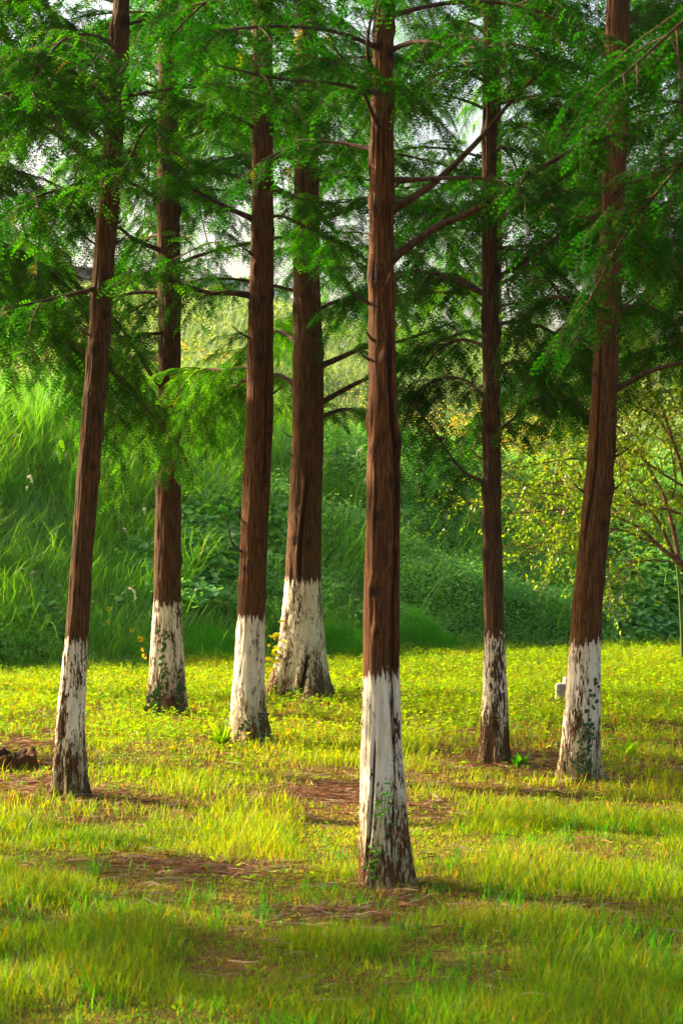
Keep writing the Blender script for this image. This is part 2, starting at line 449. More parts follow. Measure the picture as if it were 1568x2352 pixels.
# ------------------------------------------------------------------ the conifer with limewashed trunk
def make_trunk(root, base, cl, washz, zt, cracks=(), seed=0, moss=0.0, knots=40, seg=88, lobes=5, step=.022):
    """cl: rows (z, x centre, radius) in metres, relative to base"""
    cl = np.array(cl)
    zz = np.concatenate([np.arange(-.08, min(zt, 5.6), step), np.arange(min(zt, 5.6), zt + .01, .25)]) if zt > 5.6 else np.arange(-.08, zt, step)
    cx = np.interp(zz, cl[:, 0], cl[:, 1]); R = np.interp(zz, cl[:, 0], cl[:, 2])
    g = np.random.default_rng(seed)
    th = np.linspace(0, 2 * np.pi, seg, endpoint=False)
    TH, Z = np.meshgrid(th, zz); Rr = R[:, None] + 0 * TH
    s = seed * 13.7
    px, py = np.cos(TH) * Rr, np.sin(TH) * Rr
    # root flare lobes
    lob = np.zeros_like(TH)
    for q in range(lobes):
        a0 = g.uniform(0, 2 * np.pi) if q else 0
        a0 = 2 * np.pi * q / lobes + g.normal(0, .25)
        dd = np.angle(np.exp(1j * (TH - a0)))
        lob += g.uniform(.5, 1.0) * np.exp(-(dd / .30) ** 2)
    flare = np.exp(-np.maximum(Z, 0) / .30)
    r = Rr * (1 + (.24 * flare + .26 * np.exp(-np.maximum(Z, 0) / .12)) * (lob - .30) + .035 * (lob - .4) * np.exp(-np.maximum(Z, 0) / 1.3))
    # slow lumps, ridges
    r = r + Rr * .10 * (vn(px * 9 + s, py * 9, Z * 1.6) - .5)
    n1 = vn(px * 78 + s, py * 78, Z * 3.6 + s); n2 = vn(px * 150 + s, py * 150, Z * 7)
    rd = 1 - np.abs(2 * n1 - 1)
    r = r + .009 * (rd - .5) + .006 * (n2 - .5)
    crack = sstep(.50, .12, rd) * .40
    # knots left by shed limbs
    mossv = moss * sstep(.3, .6, vn(px * 6, py * 6, Z * 1.1))
    for q in range(knots):
        kz = g.uniform(1.1, 5.2); ka = g.uniform(0, 2 * np.pi); kr = g.uniform(.016, .032)
        dz = (Z - kz); da = np.angle(np.exp(1j * (TH - ka))) * Rr
        d2 = (da ** 2 + (dz * .8) ** 2) / kr ** 2
        r = r + .016 * np.exp(-d2 * .55) - .014 * np.exp(-d2 * 3)
        crack = np.maximum(crack, np.exp(-d2 * 1.1) * .95)
    for (a_, z0, z1, wdt, dep, drift) in cracks:
        ca = a_ + drift * (Z - z0) + .10 * np.sin(Z * 5 + a_) + .14 * (vn(Z * 3, 0, s) - .5)
        da = np.angle(np.exp(1j * (TH - ca))) * Rr
        env = sstep(z0 - .12, z0 + .15, Z) * sstep(z1 + .15, z1 - .15, Z)
        gsn = np.exp(-(da / wdt) ** 2)
        r = r - dep * gsn * env + dep * .45 * np.exp(-((np.abs(da) - wdt * 2.1) / (wdt * 1.2)) ** 2) * env
        crack = np.maximum(crack, gsn * env * 1.0)
    x = cx[:, None] + np.cos(TH) * r; y = np.sin(TH) * r
    V = np.stack([x, y, Z], -1).reshape(-1, 3)
    nz = len(zz)
    i = np.arange(nz - 1)[:, None] * seg + np.arange(seg)[None]
    j = np.arange(nz - 1)[:, None] * seg + (np.arange(seg)[None] + 1) % seg
    Fc = np.stack([i, j, j + seg, i + seg], -1).reshape(-1, 4)
    return mesh('trunk', V, Fc, M['bark'], root, {'crack': np.clip(crack, 0, 1), 'wz': Z / washz, 'moss': mossv}, True)

def limb_foliage(acc, C, dens=1.0, sub=.5, start=.18, hang=0.5, lod=1.0, tone=.4, flen=.098):
    """side shoots with fronds along a limb centreline C (n,3), into acc"""
    seglen = np.linalg.norm(np.diff(C, axis=0), axis=1); tot = seglen.sum(); cum = np.concatenate([[0], np.cumsum(seglen)]) / tot
    ns = max(3, int(tot * (1 - start) / .049 * dens))
    t = np.sort(rng.uniform(start, 1.0, ns)); t[-1] = 1
    Pp = np.stack([np.interp(t, cum, C[:, a]) for a in range(3)], -1)
    Tg = norm(np.stack([np.interp(np.minimum(t + .03, 1), cum, C[:, a]) - np.interp(np.minimum(t + .03, 1) - .06, cum, C[:, a]) for a in range(3)], -1))
    sd_ = norm(np.cross(Tg, np.array([0, 0, 1.0])))
    sg = np.where(np.arange(ns) % 2 == 0, 1.0, -1.0)[:, None]
    fw = rng.uniform(.4, 1.0, (ns, 1))
    D = norm(Tg * fw + sd_ * sg * (1.1 - .4 * fw) + rng.normal(0, .22, (ns, 3)) + np.array([0, 0, .08]))
    D[-1] = Tg[-1]
    shape = (.45 + .75 * np.sin(np.pi * np.clip((t - start) / (1 - start) * .8 + .15, 0, 1)))
    Ls = sub * shape * rng.uniform(.6, 1.25, ns)
    k = 6
    q = np.linspace(0, 1, k)[None, :, None]
    hg = (hang * rng.uniform(.3, 1.3, (ns, 1, 1)))
    TC = Pp[:, None] + D[:, None] * Ls[:, None, None] * q * (1 - .25 * hg * q) - np.array([0, 0, 1.0]) * (Ls[:, None, None] * hg * q ** 2)
    twigs(acc, TC, .0022 + .004 * Ls, 1)
    # fronds on shoots
    per = np.maximum(4, (Ls / .0125 * lod).astype(int))
    own = np.repeat(np.arange(ns), per)
    nf = len(own)
    tt = rng.uniform(.08, 1.0, nf)
    a = tt * (k - 1); ia = np.minimum(a.astype(int), k - 2); fr = (a - ia)[:, None]
    fp = TC[own, ia] * (1 - fr) + TC[own, ia + 1] * fr
    tg = norm(TC[own, ia + 1] - TC[own, ia])
    sv = norm(np.cross(tg, np.array([0, 0, 1.0])) + 1e-4)
    s2 = np.where(rng.random(nf) < .5, 1.0, -1.0)[:, None]
    fd = norm(tg * rng.uniform(.35, .9, (nf, 1)) + sv * s2 + rng.normal(0, .22, (nf, 3)) - np.array([0, 0, 1.0]) * rng.uniform(0, .7, (nf, 1)))
    nr = norm(np.array([0, 0, 1.0]) + rng.normal(0, .45, (nf, 3)))
    rn = np.clip(tone + rng.normal(0, .14, nf) + (rng.random(ns)[own] - .5) * .35, 0, .95)
    rn = np.where(rng.random(nf) < .005, 1, rn)
    fl = flen * rng.uniform(.65, 1.25, nf)
    if lod >= .8: fronds(acc, fp, fd, nr, fl, rn, 5)
    else: fronds(acc, fp, fd, nr, fl * 1.35, rn, 4, wid=.010, ll=.2, rib=False)

def auto_limb(p0, az, ln, rise, drp, wob=.12):
    d = np.array([math.cos(az), math.sin(az), 0])
    t = np.linspace(0, 1, 7)[:, None]
    C = p0 + d * ln * t + np.array([0, 0, 1.0]) * (rise * ln * t - drp * ln * t ** 2.2)
    C = C + np.cumsum(rng.normal(0, wob * ln * .09, (7, 3)), 0) * (t > 0)
    return resample(C, 16)

TREES = {}
def make_tree(name, label, rows, d, washz, group, zt=9.0, limbs=(), auto=None, tone=.4, leaf='needle', cracks=(), seed=0, moss=0, knots=40, lobes=5):
    """rows: (v, left u, right u) outline of the trunk in the photo at distance d; limbs: explicit limbs as lists of (u, v, distance)"""
    rows = sorted(rows, key=lambda r: -r[0])
    base = P((rows[0][1] + rows[0][2]) / 2, rows[0][0], d); base[2] = 0
    base[2] = float(groundz(base[0], base[1])) - .0
    cl = []
    for v, l, r in rows:
        z = CAMZ + (1176 - v) / F * d
        cl.append((z - base[2], ((l + r) / 2 - 784) / F * d - base[0], (r - l) / 2 / F * d))
    cl[0] = (0.0, cl[0][1], cl[0][2])
    (z1, x1, r1), (z2, x2, r2) = cl[-2], cl[-1]
    sl_ = (x2 - cl[len(cl) // 2][1]) / max(z2 - cl[len(cl) // 2][0], .1)
    cl.append((zt, x2 + sl_ * (zt - z2) * .5, .02))
    root = empty(name, base, label, 'tree', group)
    make_trunk(root, base, cl, washz, zt, cracks, seed, moss, knots, lobes=lobes)
    acc = Acc()
    cla = np.array(cl)
    def trunk_at(z):
        return np.array([base[0] + np.interp(z - base[2], cla[:, 0], cla[:, 1]), base[1], z]), np.interp(z - base[2], cla[:, 0], cla[:, 2])
    for lb in limbs:
        opt = lb[0]; pts = [P(*q) for q in lb[1:]]
        c, rr_ = trunk_at(pts[0][2])
        if opt.get('root', True): pts[0] = c * .75 + pts[0] * .25
        C = resample(pts, 22)
        b = Acc(); r0 = opt.get('r', .02)
        tube(b, C, np.linspace(r0, max(.004, r0 * .3), 22) * (1 + .8 * np.exp(-np.linspace(0, 22, 22))), 8, wob=.14)
        b.build('branch', M['limb'], root, True, origin=base)
        limb_foliage(acc, C, opt.get('dens', 1.0), opt.get('sub', .5), opt.get('start', .2), opt.get('hang', .5), 1.0, opt.get('tone', tone), opt.get('fl', .098))
        if opt.get('fork'):
            for fk in range(opt['fork']):
                t0 = int(6 + 13 * rng.random())
                dv = norm(C[t0 + 1] - C[t0]); az = math.atan2(dv[1], dv[0]) + random.choice((-1, 1)) * rng.uniform(.5, .9)
                C2 = auto_limb(C[t0], az, rng.uniform(.5, 1.0), dv[2] * .6 + .1, .45)
                tube(acc, C2, np.linspace(r0 * .45, .003, 16), 5, 1)
                limb_foliage(acc, C2, 1, opt.get('sub', .5) * .8, .1, opt.get('hang', .5), 1.0, opt.get('tone', tone))
    if auto:
        z, az = auto['z0'], seed * 1.7
        while z < min(zt - .6, auto.get('z1', 9)):
            c, rr_ = trunk_at(z)
            az += 2.4 + rng.normal(0, .35)
            lo, hi = auto.get('az', (0, 0))
            f = 1 - (z - auto['z0']) / (zt - auto['z0'])
            ln = auto['len'] * (.35 + .65 * f) * rng.uniform(.75, 1.15)
            C = auto_limb(c, az, ln, rng.uniform(.15, .55), rng.uniform(.25, .75))
            vis = inview(C[8]) or inview(C[14]) or inview(C[3])
            r0 = .006 + .0058 * ln
            ok = auto.get('skip')
            if math.sin(az) < -.45 and rng.random() < .7: z += auto['dz']; continue
            if not vis and rng.random() < .55: z += auto['dz']; continue
            if not (ok and ok(C)):
                if vis:
                    b = Acc(); tube(b, C, np.linspace(r0, .004, 16), 6, wob=.1)
                    b.build('branch', M['limb'], root, True, origin=base)
                else: tube(acc, C, np.linspace(r0, .004, 16), 5, 1)
                limb_foliage(acc, C, auto.get('dens', 1.0) * (1 if vis else .6), auto.get('sub', .5), auto.get('start', .2), auto.get('hang', .5), 1.0 if vis else .45, tone)
            z += auto['dz'] * rng.uniform(.6, 1.4) * (1 if vis else 1.6)
    if acc.n: acc.build('crown', [M[leaf], M['twig']], root, origin=base)
    g2 = np.random.default_rng(seed + 90)
    for q in range(5):
        c, rr_ = trunk_at(g2.uniform(1.7, 3.6)); a_ = g2.choice((0, np.pi)) + g2.normal(0, .6)
        dv = np.array([math.cos(a_), -abs(math.sin(a_)), .5]); ln_ = g2.uniform(.04, .14)
        b = Acc(); tube(b, np.array([c + dv * rr_ * .7, c + dv * (rr_ + ln_ * .5), c + dv * (rr_ + ln_) + [0, 0, .02]]), np.array([.010, .006, .003]), 6)
        b.build('branch_stub', M['limb'], root, True, origin=base)
    TREES[name + str(seed)] = root
    return root

G = 'limewashed conifers in the grove'
D1, D2, D3, D4, D5, D6, D7 = 12.95, 18.6, 16.15, 19.8, 10.05, 14.75, 13.8
make_tree('conifer_tree', 'leaning slim conifer, furthest left of the whitewashed trunks, rising from pinkish dry straw', [(1855, 115, 199), (1800, 119, 196), (1650, 132, 193), (1480, 149, 202), (1300, 163, 211), (1100, 177, 225), (900, 193, 243), (750, 207, 249), (600, 217, 261), (400, 232, 275), (200, 250, 291), (0, 262, 297)],
    D1, .93, G, 9, seed=1, moss=.55, tone=.5,
    limbs=[({'r': .016, 'sub': .42, 'hang': .6}, (240, 440, D1), (190, 432, D1 - .1), (120, 440, D1 - .3), (40, 470, D1 - .5)),
           ({'r': .02, 'sub': .5, 'fork': 1}, (240, 345, D1), (180, 270, D1 + .1), (110, 190, D1), (20, 130, D1 - .1)),
           ({'r': .02, 'sub': .5, 'fork': 1}, (228, 400, D1), (170, 340, D1 - .2), (100, 290, D1 - .5), (-20, 245, D1 - .8)),
           ({'r': .014, 'sub': .45, 'hang': .8}, (215, 660, D1), (150, 680, D1 - .2), (60, 700, D1 - .4), (-30, 720, D1 - .5)),
           ({'r': .016, 'sub': .4}, (270, 250, D1), (190, 180, D1 - .4), (100, 130, D1 - .7), (10, 110, D1 - .9)),
           ({'r': .012, 'sub': .3, 'hang': .3}, (255, 410, D1), (290, 380, D1 - .4), (330, 300, D1 - .8), (380, 260, D1 - 1.0)),
           ({'r': .007, 'sub': .28, 'hang': .3, 'dens': .8}, (245, 665, D1), (300, 640, D1 - .4), (380, 605, D1 - .8), (470, 560, D1 - 1.1))],
    auto=dict(z0=4.0, dz=.15, len=1.4, sub=.42, dens=.9))
make_tree('conifer_tree', 'straight conifer with ivy on its whitewashed foot, behind the leaning slim trunk', [(1648, 334, 428), (1560, 343, 423), (1385, 353, 416), (1200, 356, 416), (1050, 361, 414), (900, 366, 416), (600, 364, 413), (300, 363, 409), (0, 366, 408)],
    D2, .96, G, 10, seed=2, tone=.5,
    limbs=[({'r': .024, 'start': .55, 'sub': .45}, (367, 908, D2), (340, 850, D2 - .1), (300, 785, D2 - .2), (255, 725, D2 - .2), (200, 690, D2 - .2)),
           ({'r': .02, 'sub': .45}, (362, 580, D2), (310, 550, D2 - .2), (265, 518, D2 - .3), (180, 490, D2 - .4), (110, 500, D2 - .5)),
           ({'r': .02, 'sub': .5}, (362, 470, D2), (320, 430, D2), (275, 410, D2), (200, 380, D2)),
           ({'r': .018, 'sub': .5, 'hang': .7}, (362, 672, D2), (310, 672, D2 + .1), (230, 690, D2 + .2), (130, 700, D2 + .2), (40, 720, D2 + .2)),
           ({'r': .014, 'sub': .5, 'hang': 1.0, 'start': .1, 'tone': .75}, (366, 915, D2), (320, 950, D2 + .5), (270, 970, D2 + .7), (220, 1010, D2 + .8)),
           ({'r': .014, 'sub': .55, 'hang': .9, 'start': .1, 'tone': .6}, (366, 830, D2), (300, 820, D2 + .6), (230, 860, D2 + .8), (170, 930, D2 + .9)),
           ({'r': .016, 'sub': .5, 'hang': .8, 'start': .1, 'tone': .5}, (412, 860, D2), (460, 850, D2 + .3), (500, 880, D2 + .5), (540, 930, D2 + .6)),
           ({'r': .018, 'sub': .45}, (410, 400, D2), (470, 430, D2 - .2), (540, 440, D2 - .3)),
           ({'r': .014, 'sub': .45, 'hang': .7}, (366, 765, D2), (300, 770, D2 - .4), (240, 790, D2 - .6), (180, 850, D2 - .7))],
    auto=dict(z0=3.8, dz=.19, len=1.9, sub=.5))
make_tree('conifer_tree', 'conifer with a broad-leaved weed at its foot, right beside the stoutest trunk', [(1716, 518, 628), (1640, 528, 614), (1560, 535, 609), (1420, 545, 609), (1250, 551, 614), (1100, 560, 620), (950, 567, 628), (800, 569, 627), (600, 577, 627), (400, 580, 627), (200, 580, 624), (0, 581, 625)],
    D3, .94, G, 9.5, seed=3, tone=.42, cracks=[(rad(-60), 1.9, 3.0, .008, .02, .1)],
    limbs=[({'r': .026, 'sub': .32, 'hang': 1.0, 'start': .2}, (577, 682, D3), (530, 672, D3), (480, 672, D3 + .05), (420, 655, D3 + .1), (400, 650, D3 + .1)),
           ({'r': .022, 'sub': .5}, (580, 510, D3), (530, 480, D3), (480, 455, D3 + .1), (420, 420, D3 + .2), (380, 380, D3 + .2)),
           ({'r': .016, 'sub': .5, 'hang': .9, 'tone': .7, 'start': .1}, (574, 838, D3), (520, 850, D3 + .6), (460, 850, D3 + 1.0), (410, 900, D3 + 1.2)),
           ({'r': .016, 'sub': .5, 'hang': .9, 'tone': .6, 'start': .1}, (574, 860, D3), (510, 900, D3 + 1.0), (450, 930, D3 + 1.3), (400, 990, D3 + 1.4)),
           ({'r': .018, 'sub': .4}, (627, 418, D3), (675, 450, D3 + .2), (740, 470, D3 + .4)),
           ({'r': .012, 'sub': .45}, (580, 300, D3), (520, 260, D3 - .2), (440, 230, D3 - .3)),
           ({'r': .008, 'dens': .25, 'sub': .2, 'start': .7}, (553, 1282, D3), (535, 1250, D3 - .1), (526, 1215, D3 - .1), (520, 1185, D3 - .1))],
    auto=dict(z0=3.9, dz=.22, len=1.9, sub=.5))
make_tree('conifer_tree', 'stoutest conifer with a wide fluted foot and yellow young vine, behind the others', [(1622, 608, 760), (1570, 620, 752), (1500, 636, 745), (1350, 653, 735), (1200, 662, 738), (1050, 670, 742), (900, 673, 742), (800, 675, 740), (600, 675, 733), (300, 678, 730), (80, 682, 728), (0, 684, 727)],
    D4, 1.07, G, 10, seed=4, tone=.4, lobes=7, cracks=[(rad(-95), 1.0, 2.0, .012, .03, 0), (rad(-78), 0, .45, .02, .04, .2)],
    limbs=[({'r': .03, 'sub': .5, 'start': .3}, (738, 850, D4), (780, 822, D4 - .1), (840, 797, D4 - .2), (930, 780, D4 - .3), (1040, 740, D4 - .4)),
           ({'r': .026, 'sub': .5, 'start': .3}, (740, 938, D4), (790, 895, D4), (850, 865, D4), (950, 810, D4), (1060, 765, D4), (1180, 740, D4)),
           ({'r': .022, 'sub': .5, 'start': .25, 'tone': .55}, (740, 965, D4), (790, 940, D4 + .6), (840, 950, D4 + .8), (900, 960, D4 + .9)),
           ({'r': .03, 'sub': .5}, (735, 508, D4), (775, 490, D4 - .2), (850, 462, D4 - .4), (940, 430, D4 - .6), (1010, 420, D4 - .8)),
           ({'r': .02, 'sub': .45}, (733, 720, D4), (780, 690, D4 + .2), (840, 700, D4 + .3), (900, 720, D4 + .4)),
           ({'r': .022, 'sub': .5}, (676, 470, D4), (640, 440, D4), (600, 420, D4), (540, 350, D4)),
           ({'r': .022, 'sub': .6, 'tone': .6}, (675, 800, D4), (640, 760, D4 + .5), (600, 790, D4 + .9), (540, 850, D4 + 1.2)),
           ({'r': .022, 'sub': .6, 'tone': .7, 'hang': .8}, (675, 900, D4), (630, 860, D4 + .6), (560, 900, D4 + 1.0), (490, 960, D4 + 1.4), (430, 1030, D4 + 1.6)),
           ({'r': .018, 'sub': .5}, (728, 420, D4), (770, 370, D4), (820, 350, D4 + .2))],
    auto=dict(z0=3.7, dz=.26, len=2.2, sub=.55))
make_tree('conifer_tree', 'nearest conifer with a long dark split down its trunk, standing in front of all', [(2050, 815, 943), (1980, 819, 939), (1900, 823, 933), (1800, 826, 928), (1700, 828, 921), (1560, 834, 916), (1400, 838, 915), (1200, 842, 915), (1000, 846, 912), (850, 848, 906), (700, 848, 904), (550, 849, 902), (400, 851, 903), (250, 853, 901), (100, 857, 902), (0, 860, 904)],
    D5, .975, G, 8.5, seed=5, tone=.25, knots=46,
    cracks=[(rad(-48), .52, 2.55, .0085, .034, -.02), (rad(-58), .35, .95, .008, .022, -.1), (rad(-118), .05, .72, .007, .015, .1), (rad(-30), .98, 2.0, .007, .02, -.1)],
    limbs=[({'r': .021, 'sub': .34, 'start': .5, 'dens': .8}, (902, 492, D5), (950, 452, D5 - .05), (1010, 408, D5 - .1), (1100, 320, D5 - .2), (1180, 225, D5 - .3), (1282, 128, D5 - .4)),
           ({'r': .023, 'sub': .34, 'start': .42, 'dens': .8, 'hang': .6}, (904, 607, D5), (935, 568, D5 - .05), (1000, 522, D5 - .1), (1080, 487, D5 - .2), (1180, 425, D5 - .3), (1300, 352, D5 - .4), (1400, 312, D5 - .5)),
           ({'r': .010, 'sub': .3, 'start': .3, 'dens': .7, 'hang': .5}, (1010, 408, D5 - .1), (1080, 408, D5 - .2), (1160, 420, D5 - .3), (1250, 470, D5 - .4), (1400, 520, D5 - .5)),
           ({'r': .012, 'sub': .3, 'start': .4}, (872, 300, D5), (855, 260, D5 - .2), (825, 190, D5 - .3), (800, 150, D5 - .4), (760, 100, D5 - .5)),
           ({'r': .012, 'sub': .3, 'start': .5}, (860, 170, D5 - .2), (845, 130, D5 - .3), (850, 50, D5 - .4), (875, -20, D5 - .4)),
           ({'r': .014, 'sub': .36, 'hang': .4}, (900, 120, D5), (960, 95, D5 - .2), (1060, 110, D5 - .5), (1180, 100, D5 - .8)),
           ({'r': .012, 'sub': .3, 'hang': .3, 'dens': .45, 'start': .4}, (855, 110, D5), (760, 70, D5 - .3), (620, 60, D5 - .7), (470, 75, D5 - 1.1)),
           ({'r': .010, 'sub': .3, 'hang': .4, 'dens': .4, 'start': .4}, (855, 215, D5), (760, 190, D5 - .5), (640, 180, D5 - 1.0), (500, 150, D5 - 1.4)),
           ({'r': .010, 'sub': .30, 'hang': .5}, (852, 345, D5), (760, 325, D5 + .2), (690, 330, D5 + .2), (600, 370, D5 + .1))],
    auto=dict(z0=3.8, dz=.2, len=1.5, sub=.4))
make_tree('conifer_tree', 'thinnest conifer on the right side, its flaking white foot in lush grass', [(1768, 1097, 1173), (1700, 1103, 1168), (1600, 1108, 1163), (1470, 1112, 1157), (1300, 1110, 1152), (1100, 1109, 1147), (800, 1108, 1145), (500, 1107, 1140), (300, 1108, 1138), (0, 1113, 1136)],
    D6, .88, G, 8.5, seed=6, tone=.25,
    limbs=[({'r': .018, 'sub': .45}, (1140, 477, D6), (1180, 458, D6 - .1), (1260, 440, D6 - .2), (1360, 448, D6 - .4), (1460, 480, D6 - .5)),
           ({'r': .018, 'sub': .45}, (1143, 642, D6), (1200, 605, D6), (1250, 568, D6), (1310, 520, D6 + .1), (1370, 490, D6)),
           ({'r': .015, 'sub': .45, 'hang': .8}, (1143, 748, D6), (1190, 738, D6 + .2), (1260, 760, D6 + .4), (1330, 820, D6 + .5)),
           ({'r': .012, 'sub': .5, 'hang': 1.0, 'start': .1}, (1110, 1112, D6), (1060, 1080, D6 + .1), (1010, 1010, D6 + .2), (960, 940, D6 + .2), (925, 880, D6 + .3)),
           ({'r': .014, 'sub': .5, 'hang': 1.0, 'start': .1}, (1110, 800, D6), (1060, 780, D6 + .3), (1000, 810, D6 + .5), (950, 890, D6 + .6)),
           ({'r': .014, 'sub': .5, 'hang': .9, 'start': .1}, (1110, 920, D6), (1060, 870, D6 + .2), (990, 880, D6 + .4), (950, 940, D6 + .5)),
           ({'r': .014, 'sub': .5, 'hang': .9, 'start': .15}, (1145, 850, D6), (1190, 830, D6 + .4), (1240, 870, D6 + .6), (1290, 950, D6 + .7)),
           ({'r': .012, 'sub': .4, 'hang': .8, 'start': .1}, (1145, 1000, D6), (1180, 960, D6 + .2), (1220, 920, D6 + .3), (1270, 910, D6 + .4)),
           ({'r': .015, 'sub': .45}, (1108, 680, D6), (1050, 650, D6 + .1), (990, 630, D6 + .2), (960, 700, D6 + .3))],
    auto=dict(z0=3.0, dz=.17, len=1.5, sub=.45))
make_tree('conifer_tree', 'leaning conifer with deeply ridged bark and ivy, farthest right of the grove', [(1812, 1280, 1373), (1740, 1285, 1372), (1640, 1294, 1374), (1485, 1307, 1377), (1350, 1318, 1384), (1200, 1335, 1397), (1050, 1349, 1408), (900, 1360, 1415), (750, 1367, 1421), (600, 1376, 1429), (450, 1383, 1434), (300, 1390, 1440), (100, 1392, 1443), (0, 1394, 1441)],
    D7, .89, G, 8.5, seed=7, tone=.25, cracks=[(rad(-40), 1.2, 2.3, .008, .018, .15), (rad(-125), 1.5, 2.8, .007, .014, .1)],
    limbs=[({'r': .024, 'sub': .3, 'start': .6, 'dens': .6}, (1412, 903, D7), (1440, 880, D7 - .05), (1480, 858, D7 - .1), (1540, 838, D7 - .2), (1640, 815, D7 - .3)),
           ({'r': .022, 'sub': .4, 'start': .35}, (1432, 425, D7), (1475, 410, D7 - .1), (1530, 398, D7 - .2), (1640, 390, D7 - .3)),
           ({'r': .015, 'sub': .45, 'hang': .8}, (1370, 760, D7), (1320, 700, D7 + .2), (1270, 680, D7 + .4), (1220, 720, D7 + .6)),
           ({'r': .015, 'sub': .45, 'hang': .9, 'start': .1}, (1368, 820, D7), (1330, 780, D7 + .3), (1280, 790, D7 + .5), (1230, 850, D7 + .6)),
           ({'r': .015, 'sub': .45, 'hang': .7}, (1430, 620, D7), (1480, 600, D7 + .2), (1540, 620, D7 + .3), (1620, 660, D7 + .3)),
           ({'r': .015, 'sub': .45, 'hang': .8}, (1425, 720, D7), (1470, 700, D7 + .3), (1520, 720, D7 + .4), (1600, 770, D7 + .5)),
           ({'r': .015, 'sub': .4}, (1435, 470, D7), (1480, 500, D7 - .1), (1540, 510, D7 - .2), (1600, 560, D7 - .3)),
           ({'r': .018, 'sub': .45}, (1392, 300, D7), (1330, 260, D7 + .3), (1250, 230, D7 + .5)),
           ({'r': .018, 'sub': .45}, (1440, 160, D7), (1500, 140, D7), (1600, 120, D7))],
    auto=dict(z0=3.4, dz=.18, len=1.7, sub=.45))

# trees of the same grove that stand just outside the frame; their limbs reach in, except two added for shade
def side_tree(label, x, y, seed, zt=9, z0=2.6, ln=2.4, dz=.2, sub=.55, tone=.45, r=.13, leaf='needle', dens=1.0, hang=.6, skip=None, full=False):
    base = np.array([x, y, 0.0])
    base[2] = float(groundz(x, y)) if y < toe(np.array(x)) else float(hillz(np.array(x), np.array(y)))
    root = empty('conifer_tree', base, label, 'tree', 'conifers around the grove')
    cl = [(0, 0, r * 1.35), (.3, 0, r * 1.1), (1.2, .01, r * .92), (4, .03, r * .75), (zt, .05, .02)]
    make_trunk(root, base, cl, .95, zt, seed=seed, seg=40, step=.06, knots=15)
    acc = Acc(); z = z0; az = seed * 2.1; cla = np.array(cl)
    while z < zt - .5:
        az += 2.4 + rng.normal(0, .3)
        f = 1 - (z - z0) / (zt - z0)
        l_ = ln * (.3 + .7 * f) * rng.uniform(.8, 1.15)
        C = auto_limb(base + np.array([.02, 0, z - base[2] * 0]), az, l_, rng.uniform(.1, .45), rng.uniform(.35, .8))
        vis = any(inview(C[q]) for q in (4, 9, 15))
        if not vis and not full and rng.random() < .7: z += dz; continue
        if not (skip and skip(C)):
            if vis:
                b = Acc(); tube(b, C, np.linspace(.006 + .0055 * l_, .004, 16), 6, wob=.1)
                b.build('branch', M['limb'], root, True, origin=base)
            else: tube(acc, C, np.linspace(.012 + .006 * l_, .004, 16), 5, 1)
            limb_foliage(acc, C, dens * (1 if vis else .5), sub, .15, hang, 1.0 if vis else .4, tone)
        z += dz * rng.uniform(.6, 1.4) * (1 if vis or full else 2.2)
    acc.build('crown', [M[leaf], M['twig']], root, origin=base)
    return root
side_tree('conifer beyond the left edge whose bright drooping sprays fill the upper left', -3.5, 15.6, 21, z0=2.9, ln=2.3, dz=.08, hang=.9, tone=.5)
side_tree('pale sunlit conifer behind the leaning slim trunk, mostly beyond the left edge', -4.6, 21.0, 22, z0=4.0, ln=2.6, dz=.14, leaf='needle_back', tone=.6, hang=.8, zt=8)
side_tree('dark conifer whose sprays hang beyond the ridged leaning trunk, outside the right edge', 3.4, 16.8, 23, z0=2.9, ln=2.4, dz=.085, tone=.36)
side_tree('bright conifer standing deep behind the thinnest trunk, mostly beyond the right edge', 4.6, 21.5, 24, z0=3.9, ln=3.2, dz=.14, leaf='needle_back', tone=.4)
side_tree('closest conifer, blurred dark sprays hanging in from the upper right corner', 2.35, 8.3, 25, z0=3.05, ln=1.7, dz=.12, tone=.18, zt=7, sub=.4, hang=.4, r=.1)

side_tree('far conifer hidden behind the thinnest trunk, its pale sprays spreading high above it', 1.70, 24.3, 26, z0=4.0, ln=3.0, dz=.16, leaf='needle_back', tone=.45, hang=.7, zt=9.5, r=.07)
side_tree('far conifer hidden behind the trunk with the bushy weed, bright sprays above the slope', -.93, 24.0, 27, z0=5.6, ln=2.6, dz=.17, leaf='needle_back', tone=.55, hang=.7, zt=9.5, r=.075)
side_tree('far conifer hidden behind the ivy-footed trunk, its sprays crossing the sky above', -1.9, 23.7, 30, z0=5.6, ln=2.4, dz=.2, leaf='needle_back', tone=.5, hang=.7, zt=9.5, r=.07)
side_tree('unseen full conifer added left of the view to shade the long grass in front', -5.6, 11.2, 28, z0=1.9, ln=2.4, dz=.12, zt=7.5, full=True)  # unseen tree, added to throw shade on the foreground

side_tree('unseen conifer with low limbs, added left of the view to shade the lawn, nearest to the camera on that side', -4.9, 8.9, 29, z0=1.8, ln=2.0, dz=.13, zt=7, full=True)  # second unseen tree, added to shade the nearest strip of lawn

